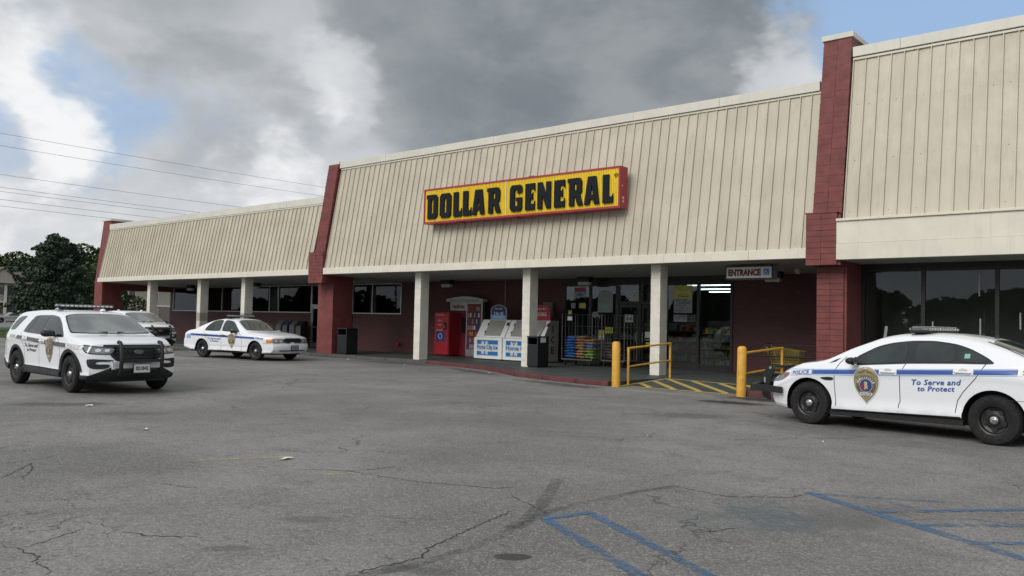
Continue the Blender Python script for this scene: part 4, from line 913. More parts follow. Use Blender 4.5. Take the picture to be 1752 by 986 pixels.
    def mirror(s, x, y, z, sides=(1, -1), sc=1.0, w=.11):
        for sg_ in sides:
            b = B(); b.lathe([(0, -.13), (.055, -.125), (.085, -.10), (.10, -.05), (.105, 0), (.10, .06), (.085, .10), (.05, .125), (0, .13)], (0, 0, 0), (0, 1, 0), 16)
            T = Matrix.Translation((x, sg_*(y+.13), z)) @ Matrix.Diagonal((.85*sc, .95*sc, .64*sc, 1)); b.v = [tuple(T @ Vector(v)) for v in b.v]
            b.box((x+.01, sg_*(y-.01), z-.05), (.05, .14, .035)); o = b.obj('mirror', 'black_plastic', s.root, smooth=True)
            k = B(); k.lathe([(0, 0), (.082*sc, 0)], (x-.085*sc, sg_*(y+.13), z), (-1, 0, 0), 20); k.obj('mirror_glass', 'chrome', o)
    def handles(s, pts, mat=None, rim=True):
        for x, z in pts:
            for sg_, fr in ((1, 'L'), (-1, 'R')):
                h_, n_, _, _ = s.bvh.ray_cast(Vector((x, sg_*3, z)), Vector((0, -sg_, 0)))
                if rim: s.patch('handle_plate', 'white', [(x-.14, z-.045), (x+.14, z-.045), (x+.14, z+.045), (x-.14, z+.045)], fr, .010)
                s.patch('handle_cup', 'silver_print', [(x+.06*cos(q*pi/8), z+.012+.03*sin(q*pi/8)) for q in range(16)], fr, .012)
                b = B(); y = h_.y+sg_*.03
                b.tube([(x-.12, y-sg_*.028, z-.008), (x-.10, y, z-.008), (x+.10, y, z-.008), (x+.12, y-sg_*.028, z-.008)], .014, 8); b.obj('door_handle', mat or s.P['paint'], s.root, smooth=True)
    def lightbar(s, x, z, L=1.25, d=.30, h=.10, leds=6):
        b = B(); pts = [(-d/2, -L/2+.08), (-d/2, L/2-.08), (-d/2+.08, L/2), (d/2-.05, L/2), (d/2, L/2-.08), (d/2, -L/2+.08), (d/2-.05, -L/2), (-d/2+.08, -L/2)]
        b.prism([pts], (x, 0, z), (1, 0, 0), (0, 1, 0), (0, 0, h*.3)); o = b.obj('lightbar', 'black_plastic', s.root, bevel=.008)
        b = B(); b.prism([[(p[0]*.97, p[1]*.98) for p in pts]], (x, 0, z+h*.3+.001), (1, 0, 0), (0, 1, 0), (0, 0, h*.55)); b.obj('lens', 'lens_clear', o, bevel=.012)
        b = B(); b.prism([[(p[0]*.9, p[1]*.97) for p in pts]], (x, 0, z+h*.85+.002), (1, 0, 0), (0, 1, 0), (0, 0, h*.15)); b.obj('lid', 'lens_clear', o, bevel=.006)
        lb_ = B(); lb_.prism([[(-.036, h*.36), (.036, h*.36), (.022, h*.74), (-.030, h*.74)]], (0, 0, 0), (0, 1, 0), (0, 0, 1), (.006, 0, 0)); lm = lb_.mesh('led_module', 'led')
        for sx_ in (-1, 1):
            for i in range(leds*2): link('led_module', lm, o, (x+sx_*(d/2+.001)-(.006 if sx_ < 0 else 0), (i-leds+.5)*L*.92/(leds*2), z))
        b = B()
        for sg_ in (-1, 1): b = B(); b.box((x, sg_*L*.40, z-.02), (.16, .05, .055)); b.box((x, sg_*L*.425, z-.043), (.22, .10, .018)); b.obj('foot', 'black_plastic', o)
    def badge(s, cx, cz, h, fr, dim=False):
        w = h*.36; q = lambda t_: cx+t_
        def shield(k):
            pts = []
            for i in range(13): a = pi*i/12; pts.append((cx+w*k*cos(a), cz+.14*h+.36*h*k*sin(a)*.98))
            for i in range(1, 12): u = i/12; pts.append((cx-w*k*(1-u**2.1)*(1 if u < .9 else 1), cz+.14*h-.64*h*k*u))
            pts.append((cx, cz+.14*h-.66*h*k))
            for i in range(11, 0, -1): u = i/12; pts.append((cx+w*k*(1-u**2.1), cz+.14*h-.64*h*k*u))
            return pts
        circ = lambda r_, dz=0, n=20: [(cx+r_*cos(2*pi*i/n), cz+dz+r_*sin(2*pi*i/n)) for i in range(n)]
        sgn = -1 if fr == 'L' else 1; G_ = ('gold', 'gold_light', 'gold_dark')
        it = [(shield(1.05), 'white', .009), (shield(1.0), G_[2], .0115), (shield(.95), G_[1], .013), (shield(.91), G_[0], .0145), (shield(.955-.02)[0:1] or None, None, 0)][:4]
        rr = h*.155
        it += [(circ(rr*1.85, -.02*h), G_[2], .016), (circ(rr*1.25, -.02*h), 'silver_print', .0175), (circ(rr*1.15, -.02*h), 'gold_dark' if dim else 'navy_blue', .019)]
        if fr == 'L' and not dim:
            it.append(([(cx+rr*.15, cz-.02*h+rr*.72), (cx+rr*.75, cz-.02*h+rr*.4), (cx+rr*.78, cz-.02*h-rr*.4), (cx+rr*.15, cz-.02*h-rr*.75)], 'red', .0205))
            it.append(([(cx+rr*.15, cz-.02*h-rr*.5), (cx+rr*.15, cz-.02*h-rr*.85), (cx-rr*.3, cz-.02*h-rr*.8), (cx-rr*.3, cz-.02*h-rr*.5)], 'red', .0207))
        st = [(-.3, .7), (.25, .7), (.36, -.45), (.36, -.6), (-.12, -.6), (-.12, -.8), (-.3, -.78)]
        it.append(([(cx+sgn*p[0]*rr, cz-.02*h+p[1]*rr) for p in st], G_[1], .022))
        # eagle crest hint and banner
        it.append(([(cx-w*.75, cz+.30*h), (cx-w*.2, cz+.40*h), (cx, cz+.47*h), (cx+w*.2, cz+.40*h), (cx+w*.75, cz+.30*h), (cx+w*.3, cz+.31*h), (cx, cz+.36*h), (cx-w*.3, cz+.31*h)], G_[2], .017))
        it.append(([(cx-.03*h, cz+.38*h), (cx+.03*h, cz+.38*h), (cx+.05*h, cz+.48*h), (cx-.05*h, cz+.48*h)], 'gold_light', .018))
        it.append(([(cx-w*.5, cz-.30*h), (cx+w*.5, cz-.30*h), (cx+w*.5, cz-.22*h), (cx-w*.5, cz-.22*h)], 'white', .019))
        v, f, a = text2d('POLICE', bold=.03); it.append((([(cx+sgn*p[0]*w*.85, cz-.26*h+p[1]*.055*h) for p in v], f), 'text_dark', .021))
        for i, ch in enumerate('HUNTSVILLE'):
            a = radians(158-i*15.1); v, f, asp = text2d(ch, bold=.04); cc = (cx+sgn*rr*1.58*cos(a), cz-.02*h+rr*1.50*sin(a)); ro = a-pi/2; hh = .062*h; ww = hh*min(.95, max(.25, asp))
            pts = []
            for p in v:
                X, Z = p[0]*ww, p[1]*hh; pts.append((cc[0]+sgn*(X*cos(ro)-Z*sin(ro)), cc[1]+X*sin(ro)+Z*cos(ro)))
            it.append(((pts, f), 'white', .0215))
        s.multi('badge', it, fr, cell=.11)
def both(car, name, mat, loops, off=.004, **k):
    for fr in ('L', 'R'): car.patch(name, mat, loops, fr, off, **k)
# ---------- near sedan (right) ----------
P1 = dict(x0=-1.20, x1=3.84, wb=2.868, r=.358, wy=.925, arch=.425, paint='paint', tum=.56, Wm=.94, nk=.34, tk=.30, holes=5,
  W=[(-1.2, .80), (-.9, .90), (-.5, .935), (.3, .945), (2.3, .945), (3.0, .945), (3.4, .92), (3.7, .86), (3.84, .80)],
  zs=[(-1.2, .42), (-.7, .30), (.5, .32), (2.4, .27), (3.3, .20), (3.84, .24)],
  zb=[(-1.2, .96), (-.6, 1.08), (0, 1.115), (.5, 1.11), (1.2, 1.08), (2.1, 1.02), (2.5, .99), (3.1, .92), (3.5, .84), (3.84, .60)],
  zt=[(-1.2, 1.02), (-1.1, 1.15), (-.85, 1.20), (-.62, 1.225), (-.3, 1.335), (0, 1.435), (.3, 1.525), (.7, 1.58), (1.1, 1.592), (1.5, 1.57), (1.75, 1.525), (2.2, 1.345), (2.62, 1.125), (2.8, 1.085), (3.1, 1.045), (3.4, .985), (3.6, .915), (3.75, .82), (3.84, .70)],
  cr=[(-1.2, .05), (-.6, .05), (-.3, .09), (.4, .10), (1.2, .10), (1.8, .09), (2.5, .08), (2.8, .06), (3.5, .07), (3.84, .05)],
  nose=[(.2, -.12), (.35, -.02), (.5, 0), (.65, -.02), (.8, -.10), (1.0, -.2)], tail=[(.3, -.08), (.55, 0), (.8, -.02), (1.1, -.08)])
c1 = Car('police_sedan', 'nearest white police sedan with blue stripe, parked nose in at the right edge', 'police car', (-2.239, 14.423), 2.972, P1)
both(c1, 'window_trim', 'black_gloss', [(2.17, 1.02), (2.05, 1.175), (1.97, 1.225), (1.74, 1.355), (1.52, 1.415), (1.22, 1.455), (.88, 1.462), (.56, 1.425), (.33, 1.355), (.08, 1.235), (-.03, 1.15), (.5, 1.135), (1.2, 1.10)], .003)
both(c1, 'side_window', 'car_glass', [(2.02, 1.055), (2.0, 1.165), (1.74, 1.325), (1.52, 1.385), (1.27, 1.425), (1.25, 1.125)], .006)
both(c1, 'side_window', 'car_glass', [(1.12, 1.13), (1.13, 1.43), (.88, 1.435), (.57, 1.40), (.53, 1.16)], .006)
both(c1, 'side_window', 'car_glass', [(.49, 1.162), (.53, 1.385), (.33, 1.325), (.10, 1.215), (.05, 1.18)], .006)
c1.patch('windshield', 'car_glass', [(2.74, 0), (2.70, .35), (2.56, .70), (1.80, .60), (1.74, .3), (1.72, 0), (1.74, -.3), (1.80, -.60), (2.56, -.70), (2.70, -.35)], 'T', .004)
c1.patch('rear_window', 'car_glass', [(.20, 0), (.19, .3), (.12, .56), (-.42, .66), (-.52, .3), (-.54, 0), (-.52, -.3), (-.42, -.66), (.12, -.56), (.19, -.3)], 'T', .004)
both(c1, 'wiper_cowl', 'black_plastic', [(2.40, 1.075), (2.52, 1.04), (2.42, 1.10), (2.32, 1.14)], .006)
c1.seam([(2.23, 1.16), (2.33, 1.05), (2.395, .92), (2.40, .75), (2.385, .5), (2.37, .29)])
c1.seam([(1.235, 1.45), (1.25, 1.09), (1.325, .93), (1.325, .51), (1.35, .45), (1.35, .30)])
c1.seam([(.09, 1.235), (.10, 1.16), (.22, .95), (.40, .73), (.48, .60), (.51, .45), (.51, .34)])
c1.seam([(2.40, .835), (3.0, .87), (3.2, .86)][:2], w=.005) if False else None
c1.seam([(.0, .655), (-.35, .655), (-1.0, .68)], w=.006)
c1.seam([(2.75, 1.06), (3.0, 1.025), (3.3, .955), (3.48, .875)], w=.007)
c1.seam([(.20, 1.47), (-.1, 1.37), (-.35, 1.265)], w=.006)
both(c1, 'rocker_panel', 'black_plastic', [(2.47, .285), (1.35, .335), (.44, .365), (.43, .33), (2.47, .262)], .012)
b = B()
for sg_ in (1, -1): b.prism([[(2.50, .20), (2.50, .285), (.42, .35), (.42, .23)]], (0, sg_*.80, 0), (1, 0, 0), (0, 0, 1), (0, sg_*.085, 0))
b.bb(-1.0, 3.5, -.62, .62, .22, .34); b.obj('underbody', 'black_plastic', c1.root)
for fr in ('L', 'R'):
    zf = lambda x: .885-.0655*(x-2.2)+(.0 if x < 2.4 else 0); zt_ = lambda x: 1.09+(x+.32)*-.0548
    X = [2.79, 2.2, 1.6, 1.0, .54, -.32] if fr == 'L' else [2.79, 2.2, 1.6, 1.0, .54, -.32]
    top = [(x, zt_(x)) for x in X]; bot = [(x, zt_(x)-.074) for x in X]
    st = c1.patch('stripe', 'blue', [(p[0], p[1]-.004) for p in top]+[(p[0], p[1]+.004) for p in bot][::-1], fr, .006)
    for dz in (.008, -.084): c1.patch('pinstripe', 'light_blue', c1.ribbon([(x, zt_(x)+dz) for x in [3.20]+X], .007), fr, .0065, parent=st)
    c1.multi('police_plate', [([(2.80, .842), (3.215, .795), (3.20, .875), (2.80, .925)], 'light_blue', .0065), ([(2.807, .850), (3.20, .805), (3.188, .868), (2.807, .917)], 'white', .008)], fr)
    c1.text('lettering', 'POLICE', 'blue', 3.005, .862, .33, .058, fr, .011, rot=-.118, bold=.028, shear=.15)
    c1.text('lettering', 'To Serve and', 'blue', .78, .845, .72, .085, fr, .007, rot=-.06, bold=.022, shear=.25, spacing=1.06)
    c1.text('lettering', 'to Protect', 'blue', .785, .748, .54, .078, fr, .007, rot=-.06, bold=.022, shear=.25, spacing=1.06)
    c1.badge(1.855, .735, .56, fr)
    c1.patch('number_plate', 'white', [(-.335, 1.005), (-1.0, 1.04), (-1.0, 1.115), (-.335, 1.088)], fr, .0065)
    c1.text('lettering', '2', 'blue', -.40 if fr == 'L' else -.5, 1.052, .05, .062, fr, .009, bold=.05)
both(c1, 'fender_vent', 'black_plastic', [(2.67, .805), (2.415, .828), (2.415, .765), (2.58, .762)], .008)
c1.handles([(1.505, .965), (.395, 1.025)])
c1.mirror(2.04, .93, 1.105, sc=.86)
both(c1, 'fuel_sticker', 'green_print', [(.41, 1.215), (.33, 1.22), (.335, 1.285), (.41, 1.28)], .008)
for sg_ in (1, -1):
    fr = ((3.62*1+6*.7071, sg_*(.80+6*.7071), 0), (.7071, -sg_*.7071, 0), (0, 0, 1), (-.7071, -sg_*.7071, 0))
    c1.patch('headlight', 'lens_clear', [(-.36, .84), (-.20, .70), (.05, .665), (.32, .69), (.30, .76), (0, .82), (-.2, .845)], fr, .006)
    c1.patch('headlight_lamp', 'headlamp', [(.0+.07*cos(q*pi/6), .745+.035*sin(q*pi/6)) for q in range(12)], fr, .012); c1.patch('marker_light', 'lens_red', [(-.30, .825), (-.24, .765), (-.19, .76), (-.20, .815)], fr, .009)
    fr = ((-1.0-6*.7071, sg_*(.80+6*.7071), 0), (.7071, sg_*.7071, 0), (0, 0, 1), (.7071, -sg_*.7071, 0))
    c1.patch('tail_light', 'lens_red', [(-.3, .88), (.18, .92), (.20, 1.02), (-.25, 1.04)], fr, .006)
c1.patch('grille', 'black_plastic', [(-.45, .52), (.45, .52), (.52, .66), (.42, .72), (-.42, .72), (-.52, .66)], 'F', .006)
c1.patch('lower_grille', 'black_plastic', [(-.6, .28), (.6, .28), (.68, .42), (-.68, .42)], 'F', .006)
b = B()
for sg_ in (1, -1):
    pr_ = [(3.98, .30), (4.10, .36), (4.12, .66), (4.04, .86), (3.96, .93), (3.89, .93), (3.84, .88), (3.96, .55), (3.93, .30)]
    b.prism([pr_], (0, sg_*.36, 0), (1, 0, 0), (0, 0, 1), (0, sg_*.03, 0))
b.obj('push_bumper_upright', 'black_plastic', c1.root, bevel=.006)
b = B(); b.bb(4.05, 4.13, -.5, .5, .48, .62); b.box((4.03, .66, .555), (.09, .40, .12), rz=.42); b.box((4.03, -.66, .555), (.09, .40, .12), rz=-.42)
for sg_ in (1, -1):
    b.prism([[(3.98, .50), (3.98, .61), (3.36, .59), (3.36, .48)]], (0, sg_*.955, 0), (1, 0, 0), (0, 0, 1), (0, -sg_*.05, 0)); b.box((3.96, sg_*.86, .55), (.07, .24, .115), rz=sg_*.5)
b.tube([(3.93, -.36, .90), (3.93, .36, .90)], .025); b.tube([(4.02, -.36, .74), (4.02, .36, .74)], .022); b.obj('push_bumper_bar', 'black_plastic', c1.root, bevel=.006)
b = B(); b.cyl((3.93, .392, .88), (3.93, .402, .88), .022); b.prism([[(4.03, .60), (4.06, .60), (4.06, .70), (4.03, .70)]], (0, .392, 0), (1, 0, 0), (0, 0, 1), (0, .006, 0)); b.obj('bumper_bolt', 'paper_dim', c1.root)
c1.lightbar(1.19, 1.585, L=1.22, d=.30, h=.095)
b = B(); b.lathe([(.04, 0), (.036, .02), (.012, .045), (0, .05)], (.27, 0, 1.52), (0, 0, 1), 14); b.tube([(.27, 0, 1.53), (.25, 0, 1.98)], .006, 6); b.obj('antenna', 'black_plastic', c1.root, smooth=True)
b = B(); b.lathe([(.03, 0), (.025, .02), (0, .04)], (.55, -.25, 1.55), (0, 0, 1), 12); b.tube([(.55, -.25, 1.57), (.545, -.25, 1.95)], .004, 6); b.obj('antenna', 'black_plastic', c1.root, smooth=True)
# ---------- white SUV ----------
P2 = dict(x0=-1.14, x1=3.80, wb=2.865, r=.378, wy=.965, arch=.44, adx=.02, paint='paint', tum=.54, rx=.55, Wm=.985, nk=.30, tk=.22, wbf=.958, holes=5, clad=6,
  W=[(-1.14, .88), (-.8, .96), (0, .985), (2.8, .985), (3.3, .975), (3.6, .93), (3.8, .88)],
  zs=[(-1.14, .45), (-.7, .30), (.4, .27), (2.4, .27), (3.4, .25), (3.8, .28)],
  zb=[(-1.14, 1.12), (0, 1.165), (1.4, 1.14), (2.4, 1.085), (3.1, 1.02), (3.5, .97), (3.8, .86)],
  zt=[(-1.14, 1.13), (-1.02, 1.20), (-.80, 1.48), (-.62, 1.60), (-.4, 1.63), (.4, 1.665), (1.2, 1.665), (1.55, 1.645), (1.86, 1.58), (2.2, 1.405), (2.60, 1.185), (2.8, 1.15), (3.2, 1.125), (3.5, 1.085), (3.7, 1.045), (3.8, 1.0)],
  cr=[(-1.14, .03), (-.6, .055), (1.5, .06), (1.9, .06), (2.5, .055), (2.8, .05), (3.6, .06), (3.8, .05)],
  nose=[(.25, -.10), (.40, 0), (.6, 0), (.8, -.03), (.95, -.08), (1.1, -.14)], tail=[(.3, -.03), (.55, 0), (.9, -.06), (1.2, -.10)])
def make_suv(label, loc, rz, full=True):
    c = Car('police_suv', label, 'police car', loc, rz, P2, 'white police suvs')
    both(c, 'side_window', 'car_glass', [(-.58, 1.19), (-.50, 1.38), (-.36, 1.49), (.10, 1.515), (-.22, 1.195)], .005)
    both(c, 'window_trim', 'black_gloss', [(.30, 1.155), (.52, 1.53), (1.40, 1.545), (1.76, 1.51), (1.94, 1.435), (2.15, 1.33), (2.52, 1.11), (2.35, 1.095), (1.39, 1.125)], .003)
    both(c, 'side_window', 'car_glass', [(.37, 1.18), (.56, 1.505), (1.33, 1.52), (1.33, 1.155)], .006)
    both(c, 'side_window', 'car_glass', [(1.45, 1.155), (1.44, 1.515), (1.74, 1.48), (1.90, 1.41), (2.09, 1.31), (2.38, 1.135)], .006)
    both(c, 'window_divider', 'black', c.ribbon([(.60, 1.16), (.72, 1.51)], .03), .008)
    c.patch('windshield_trim', 'black', [(2.68, 0), (2.66, .4), (2.57, .84), (1.87, .69), (1.82, .38), (1.81, 0), (1.82, -.38), (1.87, -.69), (2.57, -.84), (2.66, -.4)], 'T', .003)
    c.patch('windshield', 'windshield_glass', [(2.64, 0), (2.62, .4), (2.53, .81), (1.90, .665), (1.865, .38), (1.855, 0), (1.865, -.38), (1.90, -.665), (2.53, -.81), (2.62, -.4)], 'T', .006)
    c.patch('rear_window', 'car_glass', [(-.7, .66), (-.7, -.66), (.7, -.66), (.7, .66)][0:0] or [(-.68, 1.2), (.68, 1.2), (.60, 1.50), (-.60, 1.50)], 'B', .005)
    c.seam([(.02, 1.56), (-.28, 1.3), (-.45, 1.12)], w=.006) if False else None
    c.seam([(2.22, 1.10), (2.40, .98), (2.43, .8), (2.40, .5)], w=.008); c.seam([(1.38, 1.54), (1.38, 1.12), (1.34, .9), (1.34, .45)], w=.008); c.seam([(.27, 1.14), (.36, .98), (.52, .80), (.55, .48)], w=.008)
    ah = lambda cx, cz, r0, r1, a0=-10, a1=190: [(cx+r1*cos(radians(a)), cz+r1*sin(radians(a))) for a in range(a0, a1+1, 10)]+[(cx+r0*cos(radians(a)), cz+r0*sin(radians(a))) for a in range(a1, a0-1, -10)]
    both(c, 'arch_cladding', 'black_plastic', ah(.02, .378, .442, .505), .012); both(c, 'arch_cladding', 'black_plastic', ah(2.885, .378, .442, .505, 5, 190), .012)
    both(c, 'rocker_cladding', 'black_plastic', [(.50, .46), (1.4, .455), (2.39, .44), (2.44, .40), (.46, .40)], .010)
    c.patch('lower_bumper', 'black_plastic', [(-.62, .33), (-.55, .47), (.55, .47), (.62, .33)], 'F', .008)
    b = B(); b.bb(-1.0, 3.6, -.66, .66, .24, .40); b.obj('underbody', 'black_plastic', c.root)
    c.patch('grille', 'black_plastic', [(-.42, .645), (.42, .645), (.61, .90), (.64, .985), (-.64, .985), (-.61, .90)], 'F', .006)
    b = B()
    for z in (.72, .79, .86, .92): b.box((3.80, 0, z), (.02, .92+(z-.72)*.6, .018))
    b.obj('grille_bar', 'black_gloss', c.root)
    b = B(); b.prism([[(.092*cos(q*pi/10), .845+.038*sin(q*pi/10)) for q in range(20)]], (3.815, 0, 0), (0, 1, 0), (0, 0, 1), (.015, 0, 0)); e = b.obj('emblem', 'silver_print', c.root)
    b = B(); b.prism([[(.082*cos(q*pi/10), .845+.030*sin(q*pi/10)) for q in range(20)]], (3.831, 0, 0), (0, 1, 0), (0, 0, 1), (.002, 0, 0)); b.obj('emblem_field', 'text_dark', e)
    b = B(); put_text(b, 'Ford', (3.835, 0, .845), (0, 1, 0), (0, 0, 1), .11, .036, shear=.3, bold=.02); b.obj('emblem_script', 'silver_print', e, fix=False)
    for sg_ in (1, -1):
        fr = ((3.62+6*.64, sg_*(.84+6*.768), 0), (.768, -sg_*.64, 0), (0, 0, 1), (-.64, -sg_*.768, 0))
        c.patch('headlight_housing', 'black_gloss', [(-.27, .985), (-.20, .83), (.02, .79), (.33, .785), (.40, .93), (0, .955)], fr, .005)
        c.patch('headlight', 'lens_clear', [(-.22, .965), (-.17, .845), (.02, .81), (.30, .805), (.35, .91), (0, .93)], fr, .008)
        c.patch('headlight_lamp', 'headlamp', [(.08+.05*cos(q*pi/6), .868+.035*sin(q*pi/6)) for q in range(12)], fr, .014)
        c.patch('headlight_lamp', 'headlamp', [(.22+.04*cos(q*pi/6), .868+.03*sin(q*pi/6)) for q in range(12)], fr, .014)
        c.patch('fog_surround', 'black_plastic', [(-.12, .71), (.34, .685), (.34, .65), (.08, .65), (.06, .60), (.32, .60), (.25, .505), (-.05, .515)], fr, .008)
        fr = ((-1.0-6*.64, sg_*(.88+6*.768), 0), (.768, sg_*.64, 0), (0, 0, 1), (.64, -sg_*.768, 0))
        c.patch('tail_light', 'lens_red', [(-.10, .93), (.12, .93), (.14, 1.12), (-.14, 1.12)], fr, .006)
    b = B(); b.bb(3.83, 3.86, -.55, .55, .63, .66); b.bb(3.80, 3.83, -.52, .52, .50, .62); b.obj('bumper_insert', 'paint', c.root, bevel=.006)
    for sg_ in (1, -1):
        b = B(); b.tube([(3.90, sg_*.41, .40), (3.97, sg_*.41, .48), (3.99, sg_*.41, .75), (3.96, sg_*.41, .96), (3.90, sg_*.41, 1.03), (3.82, sg_*.41, 1.04)], .038, 10); b.obj('push_bumper_upright', 'black_plastic', c.root, smooth=True)
    b = B(); b.tube([(3.95, -.41, .93), (3.95, .41, .93)], .022); b.bb(3.93, 3.98, -.41, .41, .64, .70); b.box((3.9, 0, .50), (.05, .95, .05)); b.obj('push_bumper_bar', 'black_plastic', c.root)
    b = B(); b.bb(3.985, 3.992, -.16, .16, .44, .60); pl = b.obj('licence_plate', 'plate_white', c.root)
    b = B(); b.bb(3.977, 3.984, -.175, .175, .425, .615); b.obj('plate_frame', 'black', pl)
    if full: label_obj('plate_number', '021842', (3.995, 0, .525), .26, .08, 'text_dark', pl, U=(0, 1, 0), bold=.04)
    for sg_ in (1, -1):
        b = B(); b.tube([(2.60, sg_*.1, 1.215), (2.55, sg_*.35, 1.205), (2.50, sg_*.60, 1.19)], .010, 6); b.obj('wiper', 'black', c.root)
    c.handles([(1.52, 1.005), (.55, 1.03)], rim=True); c.mirror(2.10, .96, 1.17, sc=1.05)
    if full: c.lightbar(1.15, 1.715, L=1.22, d=.30, h=.07)
    for fr in ('L', 'R'):
        f_ = lambda x: 1.088-.038*x
        st = c.patch('stripe', 'stripe_black', [(2.72, f_(2.72)), (1.4, f_(1.4)), (.1, f_(.1)), (.0, f_(0)-.075), (1.4, f_(1.4)-.08), (2.72, f_(2.72)-.08)], fr, .006)
        c.patch('pinstripe', 'silver_print', c.ribbon([(2.72, f_(2.72)-.086), (.0, f_(0)-.088)], .010), fr, .0065, parent=st)
        c.multi('police_plate', [([(2.74, .895), (3.36, .87), (3.40, .955), (2.74, .988)], 'silver_print', .0065), ([(2.755, .903), (3.35, .88), (3.385, .947), (2.755, .978)], 'white', .008)], fr)
        c.text('lettering', 'POLICE', 'silver_print', 3.06, .930, .50, .058, fr, .011, rot=-.04 if fr == 'R' else -.04, bold=.03, shear=.2)
        c.text('lettering', 'To Serve and', 'text_dark', .92, .885, .74, .085, fr, .007, bold=.018, shear=.25); c.text('lettering', 'to Protect', 'text_dark', .94, .79, .52, .075, fr, .007, bold=.018, shear=.25)
        c.badge(1.90, .83, .52, fr, True)
        c.patch('unit_plate', 'silver_print', [(-.08, 1.02), (-.40, 1.03), (-.38, 1.10), (-.04, 1.09)], fr, .0065)
    b = B(); b.tube([(2.40, .84, 1.20), (2.44, .95, 1.22)], .014); b.obj('spotlight_arm', 'black', c.root)
    for x in (.2, 1.5): b = B(); b.lathe([(.06, 0), (.055, .03), (.03, .05), (0, .055)], (x, .25 if x > 1 else -.2, 1.65), (0, 0, 1), 14); b.obj('roof_antenna', 'paint', c.root, smooth=True)
    return c
def glass2():
    m, t, o = newmat('windshield_glass'); p = t.node('ShaderNodeTexCoord').outputs['Object']
    b = t.node('ShaderNodeBsdfPrincipled', inp={'Base Color': (.05, .065, .062, 1), 'Roughness': .07, 'Coat Weight': .9, 'Specular IOR Level': .8})
    t.l.new(t.mix(t.rng(t.noise(p, 1.3, 3), .35, .65), (.05, .062, .06), (.15, .17, .16)), b.inputs['Base Color']); t.l.new(b.outputs[0], o.inputs[0])  # pale patches in the base colour stand in for mirrored clouds
glass2()
make_suv('white police SUV nearest the viewer at left with black push bumper and plate 021842', (-20.373, 8.026), -.009)
make_suv('second white police SUV, mostly hidden behind the nearer SUV', (-39.75, 18.25), .0, False).root.scale = (1.02, 1.0, 1.06)
# ---------- older sedan by the kerb ----------
P3 = dict(x0=-1.28, x1=3.95, wb=2.913, r=.342, wy=.925, arch=.395, paint='paint', tum=.52, Wm=.975, nk=.22, tk=.18, holes=8,
  W=[(-1.28, .88), (-.9, .95), (-.3, .975), (2.9, .975), (3.4, .96), (3.8, .92), (3.95, .88)],
  zs=[(-1.28, .36), (-.7, .28), (.4, .27), (2.5, .27), (3.4, .25), (3.95, .28)],
  zb=[(-1.28, .92), (-.8, 1.01), (0, 1.03), (1.2, 1.02), (2.2, .99), (3.0, .92), (3.6, .86), (3.95, .82)],
  zt=[(-1.28, .95), (-1.2, 1.03), (-.9, 1.08), (-.58, 1.11), (-.3, 1.22), (.1, 1.385), (.4, 1.48), (.8, 1.53), (1.2, 1.535), (1.5, 1.505), (1.72, 1.44), (2.1, 1.23), (2.4, 1.075), (2.6, 1.05), (3.1, 1.015), (3.5, .965), (3.8, .915), (3.9, .89), (3.95, .86)],
  cr=[(-1.28, .04), (-.6, .05), (0, .09), (1.6, .09), (2.3, .07), (2.6, .05), (3.6, .06), (3.95, .05)],
  nose=[(.28, -.10), (.42, 0), (.60, 0), (.63, -.015), (.65, -.05), (.84, -.08), (1.0, -.16)], tail=[(.3, -.06), (.5, 0), (.66, 0), (.7, -.06), (1.0, -.10)])
c3 = Car('police_sedan', 'older white police sedan with blue stripe parked along the kerb by the left shop', 'police car', (-29.875, 17.72), .16, P3)
both(c3, 'side_window', 'car_glass', [(1.09, 1.03), (1.06, 1.46), (1.47, 1.43), (1.66, 1.34), (2.10, 1.015)], .005)
both(c3, 'side_window', 'car_glass', [(.10, 1.035), (.24, 1.25), (.38, 1.375), (.58, 1.44), (.98, 1.46), (1.01, 1.03)], .005)
both(c3, 'window_divider', 'black', c3.ribbon([(.42, 1.06), (.55, 1.41)], .025), .008)
c3.patch('windshield', 'car_glass', [(2.44, 0), (2.42, .4), (2.30, .81), (1.66, .64), (1.60, .35), (1.58, 0), (1.60, -.35), (1.66, -.64), (2.30, -.81), (2.42, -.4)], 'T', .005)
c3.patch('rear_window', 'car_glass', [(.28, 0), (.26, .35), (.16, .56), (-.38, .66), (-.46, .3), (-.47, 0), (-.46, -.3), (-.38, -.66), (.16, -.56), (.26, -.35)], 'T', .005)
c3.seam([(2.03, 1.01), (2.20, .9), (2.23, .6), (2.2, .32)]); c3.seam([(1.04, 1.43), (1.06, 1.0), (1.10, .7), (1.10, .32)]); c3.seam([(.10, 1.04), (.16, .85), (.38, .60), (.46, .4)]); c3.seam([(2.5, .995), (3.1, .93), (3.6, .865)], w=.006)
both(c3, 'side_moulding', 'white', c3.ribbon([(.45, .52), (1.5, .52), (2.48, .53)], .05), .012)
both(c3, 'sill', 'black_plastic', [(.42, .325), (2.5, .325), (2.5, .285), (.42, .285)], .010)
b = B(); b.bb(-1.0, 3.6, -.64, .64, .22, .36); b.obj('underbody', 'black_plastic', c3.root)
